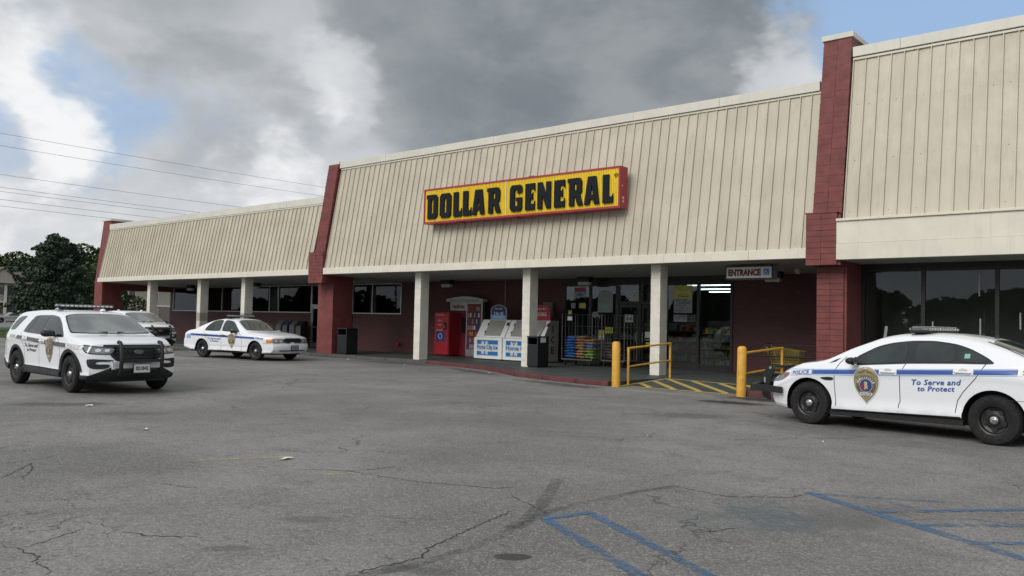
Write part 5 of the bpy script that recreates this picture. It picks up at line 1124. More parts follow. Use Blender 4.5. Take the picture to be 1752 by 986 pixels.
for fr in ('L', 'R'):
    f_ = lambda x: .905-.018*x; c3.patch('stripe', 'blue', [(-.64, f_(-.64)), (1, f_(1)), (2.92, f_(2.92)), (2.92, f_(2.92)-.06), (1, f_(1)-.072), (-.64, f_(-.64)-.075)], fr, .006)
    c3.text('lettering', 'POLICE', 'blue', 3.16, .815, .40, .06, fr, .010, rot=-.08, bold=.04, shear=.2)
    c3.text('lettering', 'To Serve and', 'blue', .70, .745, .70, .075, fr, .007, bold=.018, shear=.25); c3.text('lettering', 'to Protect', 'blue', .72, .655, .5, .07, fr, .007, bold=.018, shear=.25)
    c3.badge(1.69, .69, .55, fr, True); c3.patch('unit_plate', 'light_blue', [(-.95, .72), (-.66, .72), (-.66, .90), (-.93, .88)], fr, .006)
c3.handles([(1.22, .885), (.22, .885)], mat='black', rim=False); c3.mirror(1.90, .94, 1.04, sc=.95); c3.lightbar(1.05, 1.575, L=1.25, d=.28, h=.075)
c3.patch('grille', 'black_plastic', [(-.36, .655), (.36, .655), (.42, .68), (.42, .80), (.36, .835), (-.36, .835), (-.42, .80), (-.42, .68)], 'F', .012)
c3.patch('bumper_slot', 'black_plastic', [(-.62, .36), (.62, .36), (.62, .395), (-.62, .395)], 'F', .006)
for sg_ in (1, -1):
    fr = ((3.82+6*.75, sg_*(.80+6*.66), 0), (.66, -sg_*.75, 0), (0, 0, 1), (-.75, -sg_*.66, 0))
    c3.patch('headlight', 'lens_clear', [(-.30, .795), (-.31, .665), (.35, .655), (.36, .80), (0, .805)], fr, .008); c3.patch('headlight_lamp', 'headlamp', [(.20+.07*cos(q*pi/6), .725+.04*sin(q*pi/6)) for q in range(12)], fr, .014); c3.patch('headlight_lamp', 'headlamp', [(.03+.05*cos(q*pi/6), .735+.035*sin(q*pi/6)) for q in range(12)], fr, .014)
    c3.patch('turn_signal', 'amber', [(-.30, .79), (-.31, .67), (-.10, .665), (-.10, .795)], fr, .011)
    c3.patch('tail_light', 'lens_red', [(sg_*.45, .74), (sg_*.80, .74), (sg_*.80, .88), (sg_*.45, .88)], 'B', .008)
both(c3, 'bumper_line', 'seam', c3.ribbon([(3.34, .635), (3.9, .635)], .012), .004)
c3.patch('bumper_line', 'seam', c3.ribbon([(-.85, .635), (.85, .635)], .012), 'F', .004)
b = B(); b.bb(3.965, 3.975, -.16, .22, .385, .575); pl = b.obj('plate_frame', 'navy', c3.root); b = B(); b.bb(3.976, 3.98, -.12, .18, .415, .545); b.obj('licence_plate', 'paper_dim', pl); label_obj('plate_number', '19026', (3.983, .03, .48), .22, .07, 'navy', pl, U=(0, 1, 0), bold=.03)
b = B()
for x in (.5, .8): b.lathe([(.03, 0), (.02, .05), (0, .06)], (x, 0, 1.52), (0, 0, 1), 10)
b.obj('antenna', 'black', c3.root)
# ---------- far silver sedan ----------
P4 = dict(P3); P4.update(paint='paint_silver', x0=-1.0, x1=3.6, wb=2.7, zt=[(p[0]*.92, p[1]*.97) for p in P3['zt']], W=[(p[0]*.92, p[1]*.93) for p in P3['W']], Wm=.9, wy=.87)
c4 = Car('parked_car', 'silver sedan parked far away at the left picture edge on the side street', 'car', (-129, 44.9), -pi/2+.1, P4)
both(c4, 'side_window', 'car_glass', [(.2, 1.02), (.45, 1.33), (.9, 1.38), (1.3, 1.36), (1.85, 1.0)], .005)
c4.patch('windshield', 'car_glass', [(2.2, .6), (1.6, .5), (1.55, 0), (1.6, -.5), (2.2, -.6), (2.25, 0)], 'T', .005)
c4.patch('rear_window', 'car_glass', [(.1, .5), (-.4, .6), (-.4, -.6), (.1, -.5)], 'T', .005)
# ================= props under the canopy =================
# bollards
for x, y, tx in ((-11.79, 18.22, 'yellow bollard at the left end of the ramp'), (-8.36, 18.22, 'yellow bollard at the right end of the ramp near the front of the car')):
    b = B(); b.lathe([(0, 1.17), (.06, 1.165), (.09, 1.145), (.105, 1.11), (.108, 0), (0, 0)][::-1], (0, 0, 0), (0, 0, 1), 24)
    tagp(b.obj('bollard', 'safety_yellow', smooth=True, loc=(x, y, 0)), tx, 'bollard', 'yellow bollards at the ramp').rotation_euler = (0, .012 if x > -10 else -.01, 0)
# hand rails
def rail(x, y0, y1, z0, z1, tx, front=True):
    r = thing('handrail', tx, 'railing', (x, y0, z0), group='yellow handrails of the ramp'); d = y1-y0; dz = z1-z0
    if front: b = B(); b.tube([(0, 0, -z0), (0, 0, .99)], .032, 12); b.obj('post', 'safety_yellow', r, smooth=True)
    b = B(); b.tube([(.0, d, dz), (.0, d, dz+1.0)], .032, 12); b.obj('post', 'safety_yellow', r, smooth=True)
    b = B(); b.tube([(0, -.03 if front else -.12, .985), (0, d+.03, dz+.985)], .028, 12); b.obj('top_rail', 'safety_yellow', r, smooth=True)
    b = B(); b.tube([(0, 0 if front else -.12, .50), (0, d, dz+.50)], .024, 12); b.obj('mid_rail', 'safety_yellow', r, smooth=True)
rail(-11.84, 18.88, 21.1, .0, .12, 'yellow two-rail handrail left of the ramp before the white pillar')
rail(-8.36, 18.45, 20.6, .02, .12, 'yellow two-rail handrail right of the ramp beside the shopping cart', front=False)
# bins
def bin_(x, y, w, d, h, tx, rz=0.0, note=False):
    r = thing('trash_bin', tx, 'trash bin', (x, y, ZW), rz)
    b = B(); b.bb(-w/2, w/2, -d/2, d/2, .03, h*.74); b.obj('body', 'bin', r, bevel=.02)
    b = B(); b.bb(-w/2+.03, w/2-.03, -d/2+.03, d/2-.03, 0, .028); b.obj('foot', 'black', r)
    b = B(); b.bb(-w/2-.01, w/2+.01, -d/2-.01, d/2+.01, h*.95, h); b.bb(-w/2, -w/2+.05, -d/2, d/2, h*.742, h*.95); b.bb(w/2-.05, w/2, -d/2, d/2, h*.742, h*.95); b.bb(-w/2+.05, w/2-.05, d/2-.05, d/2, h*.742, h*.95); b.obj('hood', 'bin', r, bevel=.012)
    if note:
        b = B(); b.bb(w/2+.002, w/2+.008, -.16, .12, h*.80, h*.98); b.obj('notice', 'paper', r)
bin_(-17.30, 21.92, .46, .60, 1.04, 'dark trash bin in front of the middle white pillar by the ice freezers', note=True)
bin_(-27.75, 22.25, .62, .60, 1.10, 'dark green trash bin beside the middle red pier')
# red drinks machine
v = thing('vending_machine', 'tall red cola vending machine under the left lamp', 'vending machine', (-24.85, 24.92, ZW))
b = B(); b.bb(-.42, .42, 0, .82, .05, 1.86); b.obj('cabinet', 'red', v, bevel=.02)
b = B(); b.bb(-.40, .40, -.035, -.003, .08, 1.84); b.obj('door', 'red', v, bevel=.012)
b = B(); b.bb(.14, .30, -.075, -.036, 1.12, 1.42); b.obj('coin_panel', 'black_plastic', v, bevel=.008)
b = B(); b.bb(.18, .22, -.09, -.076, 1.18, 1.3); b.obj('note_slot', 'steel', v)
b = B(); b.bb(-.30, .22, -.042, -.036, .62, 1.05); b.obj('picture', 'navy', v)
b = B(); b.lathe([(.09, 0), (.12, 0), (.12, .004), (.09, .004)], (-.05, -.046, .84), (0, 1, 0), 20, close=True); b.obj('picture_ring', 'silver_print', v)
label_obj('lettering', 'ice cold', (-.12, -.0385, 1.10), .35, .06, 'silver_print', v)
label_obj('lettering', 'Cold Drinks', (-.1, -.0385, 1.74), .5, .055, 'silver_print', v)
label_obj('lettering', 'COLA', (-.1, -.0385, 1.5), .24, .05, 'silver_print', v, bold=.03)
label_obj('lettering', 'refresh', (-.1, -.0385, 1.32), .22, .05, 'silver_print', v)
# rental kiosk
k_ = thing('rental_kiosk', 'red and grey movie rental kiosk with arched top reading redbox', 'kiosk', (-23.87, 25.34, ZW))
b = B(); b.bb(-.98, -.002, .22, .44, .02, 1.93); b.obj('cabinet', 'kiosk_red', k_, bevel=.01)
b = B(); b.bb(.0, .92, .0, .14, .02, 2.3); b.obj('display_case', 'steel', k_, bevel=.01); b = B(); b.bb(.02, .90, .145, .44, .02, 2.28); b.obj('back_cabinet', 'text_dark', k_)
b = B(); b.bb(.08, .84, -.012, -.002, .34, 2.22); b.obj('display_panel', 'text_maroon', k_)
b = B()
for i in range(7):
    for j in range(6):
        if rnd.random() < .82: b.box((.17+j*.115, -.018, .45+i*.26), (.075, .008, .17), mi=rnd.randrange(5))
b.obj('movie_covers', ['paper_dim', 'red', 'navy', 'paper', 'bag_brown'], k_, kind='stuff')
b = B(); b.bb(-1.0, -.01, .08, .44, 1.94, 2.3); b.obj('logo_panel', 'silver_print', k_)
label_obj('lettering', 'redbox.', (-.50, .076, 2.12), .74, .19, 'text_maroon', k_, bold=.035)
b = B(); prf = [(-1.12, 0), (1.0, 0), (1.0, .1)]+[(1.0-2.12*i/10, .1+.12*sin(pi*i/10)) for i in range(1, 10)]+[(-1.12, .1)]
b.prism([prf], (0, -.06, 2.31), (1, 0, 0), (0, 0, 1), (0, .26, 0)); b.obj('arched_top', 'silver_print', k_)
label_obj('lettering', 'AMERICA\'S DESTINATION FOR MOVIES & MORE', (-.06, -.064, 2.37), 1.7, .05, 'text_dark', k_)
b = B(); b.bb(-.45, -.05, .205, .218, 1.0, 1.65); b.obj('screen', 'black_gloss', k_)
# ice freezers
def freezer(x, tx, first, W_=1.46):
    r = thing('ice_freezer', tx, 'ice freezer', (x, 24.30, ZW), group='white slant front ice freezers')
    prof = [(0, .04), (0, .86), (.12, .9), (.52, 1.56), (.56, 1.58), (1.0, 1.58), (1.0, .04)]
    b = B(); b.prism([prof], (0, 0, 0), (0, 1, 0), (0, 0, 1), (W_, 0, 0)); b.obj('cabinet', 'white_enamel', r, bevel=.015)
    b = B(); b.bb(.03, W_-.03, .05, .95, 0, .039); b.obj('base', 'black', r)
    sl = Vector((0, .40, .66)); n = Vector((0, -.66, .40)).normalized(); O = Vector((.42 if first else .28, .12, .9))+n*.004
    b = B(); w = .82 if first else 1.45
    b.prism([[(.0, .06), (w, .06), (w, .97), (.0, .97)]], O, (1, 0, 0), sl, n*.03); b.obj('door', 'ice_door', r, bevel=.008)
    b = B(); b.prism([[(-.02, .2), (.02, .2), (.02, .32), (-.02, .32)], ], O+n*.03, (1, 0, 0), sl, n*.02); b.prism([[(-.02, .65), (.02, .65), (.02, .77), (-.02, .77)]], O+n*.03, (1, 0, 0), sl, n*.02); b.obj('hinge', 'black', r)
    b = B(); b.prism([[(w+.1, .68), (w+.22, .68), (w+.22, .86), (w+.1, .86)]], O, (1, 0, 0), sl, n*.015); b.obj('lock_plate', 'text_dark', r)
    if first is None: return r
    z0, z1 = .15, .80; x0, x1 = .16, W_-.18
    b = B(); b.bb(x0, x1, -.006, -.001, z0, z1); b.obj('logo_panel', 'paper', r)
    b = B(); b.bb(x0+.015, x1-.015, -.009, -.007, .61, .77); b.bb(x0+.015, x1-.015, -.009, -.007, .18, .33); b.obj('blue_band', 'ice_blue', r)
    b = B(); C_ = Vector((x0+.42, -.012, .47))
    for i in range(6):
        a = i*pi/3; d = Vector((cos(a), 0, sin(a))); pp = Vector((-sin(a), 0, cos(a)))
        b.flat([(0, -.035), (.30, -.035), (.30, .035), (0, .035)], C_, d, pp)
        for s_ in (1, -1):
            b.flat([(0, -.02), (.13, -.02), (.13, .02), (0, .02)], C_+d*.14+Vector((0, -.0003*(s_+2), 0)), (d+pp*s_).normalized(), (pp-d*s_).normalized())
    b.flat([(.12*cos(q*pi/4), .12*sin(q*pi/4)) for q in range(8)], C_+Vector((0, -.001, 0)), (1, 0, 0), (0, 0, 1)); b.obj('snowflake', 'paper', r, fix=False)
    label_obj('lettering', 'Home City Ice', ((x0+x1)/2, -.015, .475), x1-x0-.04, .23, 'ice_blue', r, bold=.035)
    return r
freezer(-22.42, 'left white slant front ice freezer with Home City Ice panel beside the rental kiosk', True)
r3 = freezer(-20.92, 'right wide slant front ice freezer with grey side reading ICE, behind the white pillar', False, 1.90)
b = B(); b.prism([[(0.0, .045), (1.02, .045), (1.02, 1.585), (.55, 1.585), (.5, 1.56), (.12, .92), (0, .86)]], (1.902, 0, 0), (0, 1, 0), (0, 0, 1), (.012, 0, 0)); b.obj('side_panel', 'grey_enamel', r3)
for i, ch in enumerate('ICE'): label_obj('lettering', ch, (1.918, .66, 1.26-i*.40), .07 if ch == 'I' else .20, .26, 'text_dark', r3, U=(0, 1, 0), bold=.03)
b = B(); b.tube([(1.78, .42, 1.42), (1.66, .1, 1.0), (1.54, .06, .96)], .014); b.obj('door_arm', 'steel', r3, smooth=True)
# round topper signs
def topper(x, col, tx, word, sub):
    r = thing('topper_sign', tx, 'sign', (x, 24.95, ZW+1.582)); pts = [(-.42, 0), (.42, 0), (.42, .38)]+[(.42*cos(a), .38+.22*sin(a)) for a in [pi*i/12 for i in range(1, 12)]]+[(-.42, .38)]
    b = B(); b.prism([pts], (0, 0, 0), (1, 0, 0), (0, 0, 1), (0, .03, 0)); b.obj('board', col[0], r)
    b = B(); b.flat([(p[0]*.88, p[1]*.88+.03) for p in pts], (0, -.003, 0), (1, 0, 0), (0, 0, 1)); b.obj('print', col[1], r, fix=False)
    label_obj('lettering', word, (0, -.006, .24), .5, .14, 'paper', r, bold=.03); label_obj('lettering', sub, (0, -.006, .44), .4, .07, 'paper', r, bold=.02)
topper(-21.72, ('paper_dim', 'navy'), 'arched blue topper sign with red rim on the left ice freezer', '2 for $3', 'ICE COLD')
b = B(); b.bb(-22.07, -21.37, 24.938, 24.944, ZW+1.62, ZW+1.76); tagp(b.obj('price_strip', 'light_blue'), 'pale blue strip at the foot of the arched blue topper sign', 'sign')
topper(-19.55, ('sign_red', 'red'), 'arched red topper sign reading BIG BAG behind the white pillar', 'BIG BAG', 'ICE')
# caged carts with bags
def cage(x, y, tx, w=1.25):
    r = thing('cage_cart', tx, 'cart', (x, y, ZW)); b = B(); b.bb(-w/2, w/2, -.4, .4, .20, .24); b.obj('deck', 'cage_steel', r)
    for sx_ in (-1, 1):
        b = B(); X = sx_*w/2; b.tube([(X, -.4, .2), (X, -.4, 1.85), (X, .4, 1.85), (X, .4, .2)], .014, 8)
        for z in (.6, 1.0, 1.4): b.tube([(X, -.4, z), (X, .4, z)], .007, 6)
        for q in (-.2, 0, .2): b.tube([(X, q, .24), (X, q, 1.85)], .006, 6)
        b.obj('end_frame', 'cage_steel', r, smooth=True)
        for yy in (-.33, .33):
            b = B(); b.cyl((sx_*(w/2-.1)-.015, yy, .065), (sx_*(w/2-.1)+.015, yy, .065), .06); b.box((sx_*(w/2-.1), yy, .15), (.04, .05, .1)); b.obj('wheel', 'black', r, smooth=True)
    b = B()
    for z in (.6, 1.0, 1.4, 1.82): b.tube([(-w/2, .4, z), (w/2, .4, z)], .008, 6)
    for i in range(6): b.tube([(-w/2+w*(i+.5)/6, .4, .24), (-w/2+w*(i+.5)/6, .4, 1.82)], .006, 6)
    b.obj('back_frame', 'cage_steel', r, smooth=True); return r
cage(-17.2, 24.4, 'left caged cart stacked with blue and brown bags before the shop window', 1.3)
cage(-15.95, 24.8, 'nearly empty caged cart beside the shop door', .95)
def bag_mesh(mat, w=.42, d=.62, h=.11):
    b = B(); nx, ny = 8, 6; vs = []; fs = []
    for sgn in (1, -1):
        for j in range(ny+1):
            for i in range(nx+1):
                u, v_ = i/nx*2-1, j/ny*2-1; e = max(0, (1-abs(u)**3)*(1-abs(v_)**4))**.5
                vs.append((u*w/2*(1+.04*sin(v_*5)), v_*d/2, sgn*h/2*e*(1+.18*sin(u*6+v_*4)*sgn)))
        o = 0 if sgn == 1 else (nx+1)*(ny+1)
        for j in range(ny):
            for i in range(nx): a = o+j*(nx+1)+i; fs.append((a, a+1, a+nx+2, a+nx+1) if sgn == 1 else (a, a+nx+1, a+nx+2, a+1))
    return b.add(vs, fs).mesh('bag', mat, smooth=True, fix=False)
bm_ = {c: bag_mesh('bag_'+c) for c in ('blue', 'brown', 'green', 'dark')}
def stack(x, y, n, cols, label, z0=.30):
    for i in range(n):
        c = cols[i] if i < len(cols) else cols[-1]
        o = link('bag', bm_[c], None, (x+rnd.uniform(-.02, .02), y+rnd.uniform(-.02, .02), ZW+z0+.01+i*.098)); o.rotation_euler = (rnd.uniform(-.05, .05), rnd.uniform(-.1, .1), rnd.uniform(-.12, .12))
        pos = (['lowest']+['%s from the bottom' % q for q in ('second', 'third', 'fourth', 'fifth', 'sixth', 'seventh')])[i] if i < n-1 else 'topmost'
        tagp(o, (label[c] if isinstance(label, dict) else label)+', '+pos, 'bag', 'bags stacked on the caged carts: '+c)
stack(-17.60, 24.4, 8, ['blue'], 'bright blue bag in the left stack')
lbf = lambda nm: {'brown': 'tan printed bag in the %s stack' % nm, 'green': 'green printed bag low in the %s stack' % nm, 'blue': 'blue bag among tan ones in the %s stack' % nm}
stack(-17.16, 24.4, 8, ['brown']*8, lbf('second')); stack(-16.76, 24.38, 7, ['green', 'green', 'green', 'brown', 'blue', 'brown', 'brown'], lbf('third'))
stack(-16.15, 24.8, 6, ['dark'], 'dark printed bag on the right caged cart')
# shopping cart and black corral rail
c = thing('shopping_cart', 'yellow shopping cart parked against the red wall beside the ramp handrail', 'shopping cart', (-9.8, 24.5, ZW))
b = B(); bx = [(-.52, .92), (.50, .80), (.44, .42), (-.36, .42)]
for yy in (-.24, .24):
    q = [Vector((x, yy*(1 if z > .6 else .8), z)) for x, z in bx]; b.tube(q+[q[0]], .012, 6)
    for i in range(1, 14): tt = i/14; b.tube([q[0].lerp(q[1], tt), q[3].lerp(q[2], tt)], .005, 5)
    for i in range(1, 6): tt = i/6; b.tube([q[0].lerp(q[3], tt), q[1].lerp(q[2], tt)], .005, 5)
for i in range(0, 9):
    tt = i/8; b.tube([(bx[1][0]*(1-tt)+bx[2][0]*tt, -.24+.05*tt, bx[1][1]*(1-tt)+bx[2][1]*tt), (bx[1][0]*(1-tt)+bx[2][0]*tt, .24-.05*tt, bx[1][1]*(1-tt)+bx[2][1]*tt)], .005, 5)
for i in range(12): xx = -.36+.8*i/11; b.tube([(xx, -.19, .42), (xx, .19, .42)], .005, 5)
b.obj('basket', 'cart_yellow', c, smooth=True)
b = B(); b.tube([(-.6, -.24, 1.0), (-.62, -.24, 1.02), (-.62, .24, 1.02), (-.6, .24, 1.0)], .018); b.obj('handle', 'black', c, smooth=True)
b = B()
for yy in (-.22, .22): b.tube([(-.6, yy, 1.0), (-.36, yy, .42), (-.44, yy, .16), (.42, yy, .13)], .012, 6)
b.obj('frame', 'cart_yellow', c, smooth=True)
for x in (-.42, .40):
    for yy in (-.22, .22): b = B(); b.cyl((x, yy-.015, .065), (x, yy+.015, .065), .062); b.obj('wheel', 'black', c, smooth=True)
b = B(); b.tube([(-8.2, 24.15, 1.10), (-10.5, 24.15, 1.12), (-10.75, 24.15, 1.05), (-10.85, 24.15, .92), (-10.75, 24.15, .80), (-10.5, 24.15, .76), (-8.2, 24.15, .76)], .022, 10)
for x in (-10.2, -8.6): b.tube([(x, 24.15, ZW), (x, 24.15, 1.1)], .02, 8)
tagp(b.obj('cart_corral_rail', 'black', smooth=True), 'black looped pipe rail in front of the yellow shopping cart', 'railing')
# newspaper boxes
for x, mat, tx in ((-36.5, 'newsbox_grey', 'dull grey newspaper box, leftmost of the boxes behind the sedan'), (-35.95, 'newsbox_blue', 'dark blue newspaper box between two pale ones'), (-35.35, 'newsbox_grey', 'pale grey newspaper box right of the blue one'), (-34.8, 'bin', 'black newspaper box, rightmost of the row by the middle pier')):
    r = thing('newspaper_box', tx, 'newspaper box', (x, 25.0, ZW), group='newspaper boxes at the left shop wall')
    b = B(); b.prism([[(-.2, .35), (-.2, 1.1), (.02, 1.32), (.22, 1.32), (.22, .35)]], (-.22, 0, 0), (0, 1, 0), (0, 0, 1), (.44, 0, 0)); b.obj('cabinet', mat, r, bevel=.01)
    b = B(); b.bb(-.19, .19, -.215, -.202, .62, 1.05); b.obj('window', 'newsbox_grey', r); b = B(); b.bb(-.15, .15, -.12, .12, .02, .349); b.bb(-.2, .2, -.18, .18, 0, .02); b.obj('stand', 'black', r)
# litter
for x, y, s_, tx in ((-8.0, 5.6, .07, 'crumpled white paper scrap by the faded yellow line'), (-11.3, 5.6, .05, 'white scrap left of centre on the asphalt'), (-14.8, 6.3, .06, 'white scrap near the dark stain at left'), (-22.0, 20.2, .06, 'white scrap by the kerb below the vending machine'),
                     (-18.6, 19.9, .06, 'white scrap by the kerb before the freezers'), (-17.2, 19.4, .06, 'white crumpled cup by the red kerb before the trash bin'), (-26.0, 20.9, .05, 'white scrap on the kerb near the left trash bin'), (-4.25, 11.9, .035, 'tiny white scrap before the near car'), (-6.2, 10.5, .04, 'tiny white scrap in the open lot')):
    b = B(); n = 7; vs = [(0, 0, .006)]+[(s_*rnd.uniform(.6, 1.1)*cos(2*pi*i/n)*1.5, s_*rnd.uniform(.4, 1)*sin(2*pi*i/n), rnd.uniform(.004, .03)) for i in range(n)]
    b.add(vs, [(0, i+1, (i+1) % n+1) for i in range(n)]); tagp(b.obj('paper_scrap', 'paper', fix=False, loc=(x, y, .002)), tx, 'litter').rotation_euler = (0, 0, rnd.uniform(0, 3))
# ================= background =================
def leaf_cloud(b, blobs, n, size, rng, flat=.6):
    tot = sum(r[0]*r[1]*r[2] for _, r in blobs)
    for c, r in blobs:
        k = int(n*r[0]*r[1]*r[2]/tot)+8
        for _ in range(k):
            while True:
                u = Vector((rng.uniform(-1, 1), rng.uniform(-1, 1), rng.uniform(-1, 1)))
                if .25 < u.length < 1: break
            u = u.normalized()*(u.length**.45)
            p = Vector((c[0]+u.x*r[0], c[1]+u.y*r[1], c[2]+u.z*r[2])); s_ = size*rng.uniform(.6, 1.4)
            a = Vector((rng.gauss(0, 1), rng.gauss(0, 1), rng.gauss(0, 1)*flat)).normalized(); d = a.orthogonal().normalized()*s_*.55; a = a*s_
            b.add([p-a*.5, p+d, p+a*.5, p-d], [(0, 1, 2, 3)])
def tree(name, x, y, h, w, blobs, leaf, size, n, label, group=None, trunk=.25, seed=1):
    rg = random.Random(seed); r = thing(name, label, 'tree', (x, y, 0), group=group)
    b = B(); b.tube([(0, 0, 0), (.1, .05, h*.3), (-.05, .1, h*.6), (0, 0, h*.9)], [trunk, trunk*.8, trunk*.5, trunk*.15], 8)
    for c, rr in blobs[:14]: b.tube([(0, 0, max(.8, c[2]*.55)), (c[0]*.5, c[1]*.5, c[2]*.8), tuple(c)], [trunk*.4, trunk*.25, trunk*.1], 6)
    b.obj('trunk', 'bark', r, smooth=True)
    b = B(); leaf_cloud(b, blobs, n, size, rg); b.obj('crown', leaf, r, fix=False)
# big cedar left: horizontal tiers, ragged
rg = random.Random(11); bl = []
for i in range(110):
    z = .6+8.0*(i/110)**.9; q_ = z/9.3; R_ = (3.5 if z < 4.2 else 3.6*((9.3-z)/5.1)**.9)*(.8 if z < 1.2 else 1)+.2
    a = i*2.4+rg.uniform(-.4, .4); ln = R_*rg.uniform(.55, 1.12)
    for k in range(3):
        u = (k+1)/3; bl.append(((ln*u*cos(a), ln*u*sin(a), z+.25*u*u*rg.uniform(.2, 1.6)), (.75-.28*u, .75-.28*u, rg.uniform(.16, .30))))
bl += [((0, -2.7, 6.2), (.7, .9, .22)), ((0, -3.5, 5.5), (.6, .8, .25)), ((0, -1.5, 7.6), (.6, .8, .2)), ((0, -.2, 8.9), (.35, .5, .3)), ((0, 1.0, 8.2), (.5, .7, .22)), ((0, 2.0, 7.3), (.6, .8, .3)), ((0, 0, 2.6), (2.6, 3.2, 2.0)), ((0, .2, 5.2), (1.3, 1.6, 1.5))]
tree('cedar_tree', -85, 32.6, 9, 4, bl, 'cedar_leaf', .22, 42000, 'large dark ragged cedar left of the building, tallest in view', seed=5)
rg = random.Random(4)
def rblobs(w, h, n, rg, z0=.25):
    return [((rg.uniform(-w, w)*.75, rg.uniform(-w, w)*.75, h*rg.uniform(z0, .92)), (w*rg.uniform(.28, .45), w*rg.uniform(.28, .45), h*rg.uniform(.08, .14))) for _ in range(n)]
for i, (x, y, h, w, tx) in enumerate([(-105, 46, 10.3, 4.2, 'broad dark green tree between the cedar and the red end pier'), (-168, 54, 12.5, 6, 'green tree at the left picture edge behind the apartments'), (-172, 63, 12, 5.5, 'pale green tree behind the apartments left of the cedar'), (-170, 72, 12.0, 5, 'tree seen over the apartment roof behind the cedar'),
                                         (-175, 82, 13, 6, 'tree behind the right apartments beside the end pier')]):
    tree('broadleaf_tree', x, y, h, w, rblobs(w, h, 26, rg), ['leaf_a', 'leaf_b'][i % 2], .34 if x > -110 else .5, 7000, tx, 'broadleaf trees beyond the lot', seed=i+20)
tree('shrub', -68, 37.0, 4.2, 2.2, rblobs(2.0, 4.0, 14, rg, .1), 'leaf_a', .22, 4000, 'green shrub seen under the canopy beside the left wall corner', trunk=.08, seed=44)
# apartments
def apartments(x, y0, y1, label, gable_y=None, eave=6.1, ridge=8.9, dark=None):
    r = thing('apartment_building', label, 'building', (x, (y0+y1)/2, 0), group=None); L = (y1-y0)/2; D = 11
    b = B(); b.bb(-D, 0, -L, L, 3.25, eave); b.obj('upper_wall', 'siding_tan', r); b = B(); b.bb(-D, 0, -L, L, 0, 3.0); b.obj('lower_wall', 'siding_brown', r)
    b = B(); b.bb(-D-.05, .06, -L-.05, L+.05, 3.0, 3.25); b.obj('trim_band', 'cream_trim', r)
    b = B(); b.prism([[(-D-.6, eave), (.6, eave), (.6, eave+.15), (-D/2, ridge), (-D-.6, eave+.15)]], (0, -L-.5, 0), (1, 0, 0), (0, 0, 1), (0, 2*L+1, 0)); b.obj('roof', 'roof_brown', r)
    if gable_y is not None:
        g = gable_y-(y0+y1)/2; b = B(); b.prism([[(g-2.8, eave+.1), (g+2.8, eave+.1), (g, eave+2.3)]], (1.4, 0, 0), (0, 1, 0), (0, 0, 1), (-6, 0, 0)); b.obj('gable', 'siding_tan', r)
        b = B(); b.prism([[(g-3.2, eave+.0), (g-3.2, eave+.18), (g, eave+2.65), (g+3.2, eave+.18), (g+3.2, eave), (g, eave+2.42)]], (1.7, 0, 0), (0, 1, 0), (0, 0, 1), (-6.5, 0, 0)); b.obj('gable_roof', 'roof_brown', r)
    n = int((y1-y0)/4)
    for i in range(n):
        yy = -L+4*(i+.5)
        for z in (1.2, 4.2):
            b = B(); b.bb(.062, .10, yy-.65, yy+.65, z-.1, z+1.4); w = b.obj('window', 'cream_trim', r); k = B(); k.bb(.102, .11, yy-.55, yy+.55, z, z+1.3); k.obj('pane', 'black_gloss', w)
    if dark is not None:
        g = dark-(y0+y1)/2; b = B(); b.bb(.07, .12, g-.75, g+.75, .1, 5.6); b.obj('stair_opening', 'black', r)
        for s_ in (-1, 1): b = B(); b.bb(.05, .35, g+s_*1.0-.2, g+s_*1.0+.2, 0, 5.8); b.obj('post', 'cream_trim', r)
    b = B(); b.tube([(.1, L-.3, eave), (.1, L-.3, 0)], .08, 6); b.obj('downspout', 'cream_trim', r); return r
apartments(-145, 34, 52.5, 'tan two storey apartment block with brown gabled roof left of the cedar', gable_y=47.6, dark=49.3, eave=5.9, ridge=8.6)
apartments(-140, 56, 86, 'tan two storey apartment block seen behind the red end pier and through the canopy end', eave=6.2, ridge=9.2)
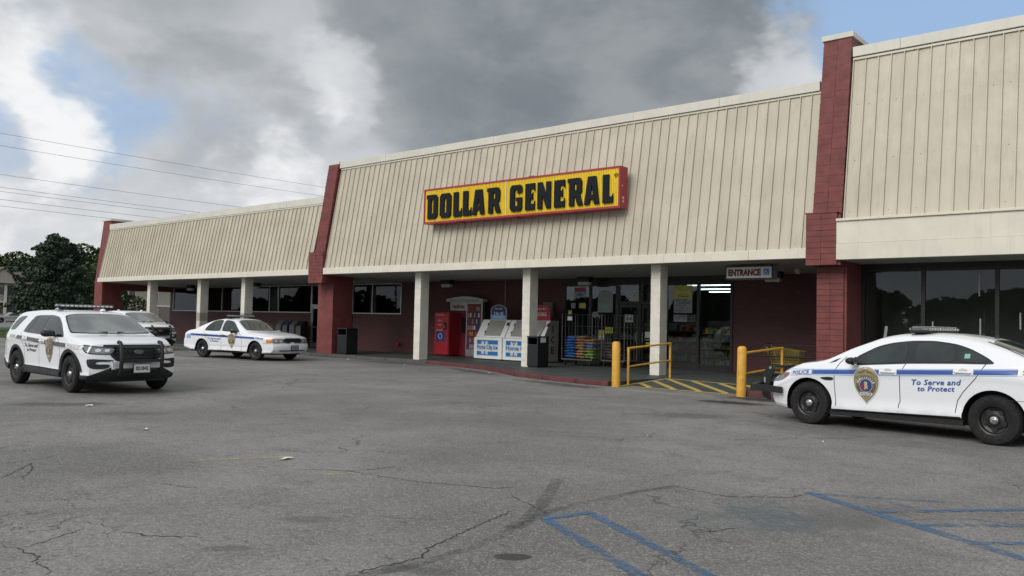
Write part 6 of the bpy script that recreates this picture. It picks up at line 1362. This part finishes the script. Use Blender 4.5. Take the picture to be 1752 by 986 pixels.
# power lines along the side street
def cable(X, z, tx, y0=-15, y1=75, sag=.9, r=.011, dx=0.0):
    b = B(); pts = [(X+dx*(i/24), y0+(y1-y0)*i/24, z+.4-sag*4*(i/24)*(1-i/24)) for i in range(25)]; b.tube(pts, r, 5)
    tagp(b.obj('power_line', 'wire', smooth=True), tx, 'power line', 'power lines along the side street')
for X, z, tx in ((-60, 13.6, 'topmost power line in the sky at left'), (-60.6, 12.9, 'second power line from the top'), (-60.2, 10.95, 'third power line from the top'), (-60.8, 10.2, 'fourth power line from the top'), (-61, 9.95, 'fifth power line, close under the fourth'), (-60.4, 9.35, 'sixth power line, second from the bottom'), (-60.2, 8.9, 'lowest power line above the end pier')):
    cable(X, z, tx)
def utility_pole(x, y, h, tx, along_y=True):
    r = thing('utility_pole', tx, 'utility pole', (x, y, 0)); b = B(); b.tube([(0, 0, 0), (0, 0, h)], [.17, .11], 10); b.obj('pole', 'bark', r, smooth=True)
    b = B(); b.box((0, 0, h-.6), (2.4, .12, .12) if along_y else (.12, 2.4, .12)); b.obj('crossarm', 'bark', r)
    for q in (-1, 0, 1): k = B(); k.cyl((q if along_y else 0, 0 if along_y else q, h-.54), (q if along_y else 0, 0 if along_y else q, h-.3), .05); k.obj('insulator', 'steel', r)
utility_pole(-60.4, -15, 14.2, 'wooden utility pole of the side street, near end'); utility_pole(-60.4, 75, 14.2, 'wooden utility pole of the side street, far end')
# what the glass mirrors: trees and a wire line across the front road
b = B(); rg = random.Random(9); bl = []
for i in range(120):
    x = -190+i*2.0+rg.uniform(-1.5, 1.5); h = 6.0+2.2*sin(x*.11)+1.8*sin(x*.31+1)+rg.uniform(-1, 1); 
    for z in (h*.25, h*.55, h*.85): bl.append(((x, -66+rg.uniform(-3, 3), z), (rg.uniform(1.6, 2.8), 2.2, h*.22)))
leaf_cloud(b, bl, 60000, .9, rg); b.obj('tree_line', 'leaf_b', fix=False, kind='stuff', label='far tree line across the front road, mirrored in the shop glass', cat='trees')
for z, tx in ((8.4, 'lowest'), (9.2, 'middle'), (10.6, 'topmost')):
    b = B(); b.tube([(-160+i*15, -38, z-1.0*4*((i % 4)/4)*(1-(i % 4)/4)) for i in range(14)], .03, 5); tagp(b.obj('power_line', 'wire'), tx+' power line along the front road behind the viewer', 'power line', 'power lines along the front road')
for x, tx in ((-100, 'leftmost'), (-40, 'middle'), (20, 'rightmost')): utility_pole(x, -38, 11, tx+' wooden utility pole on the front road behind the viewer', False)
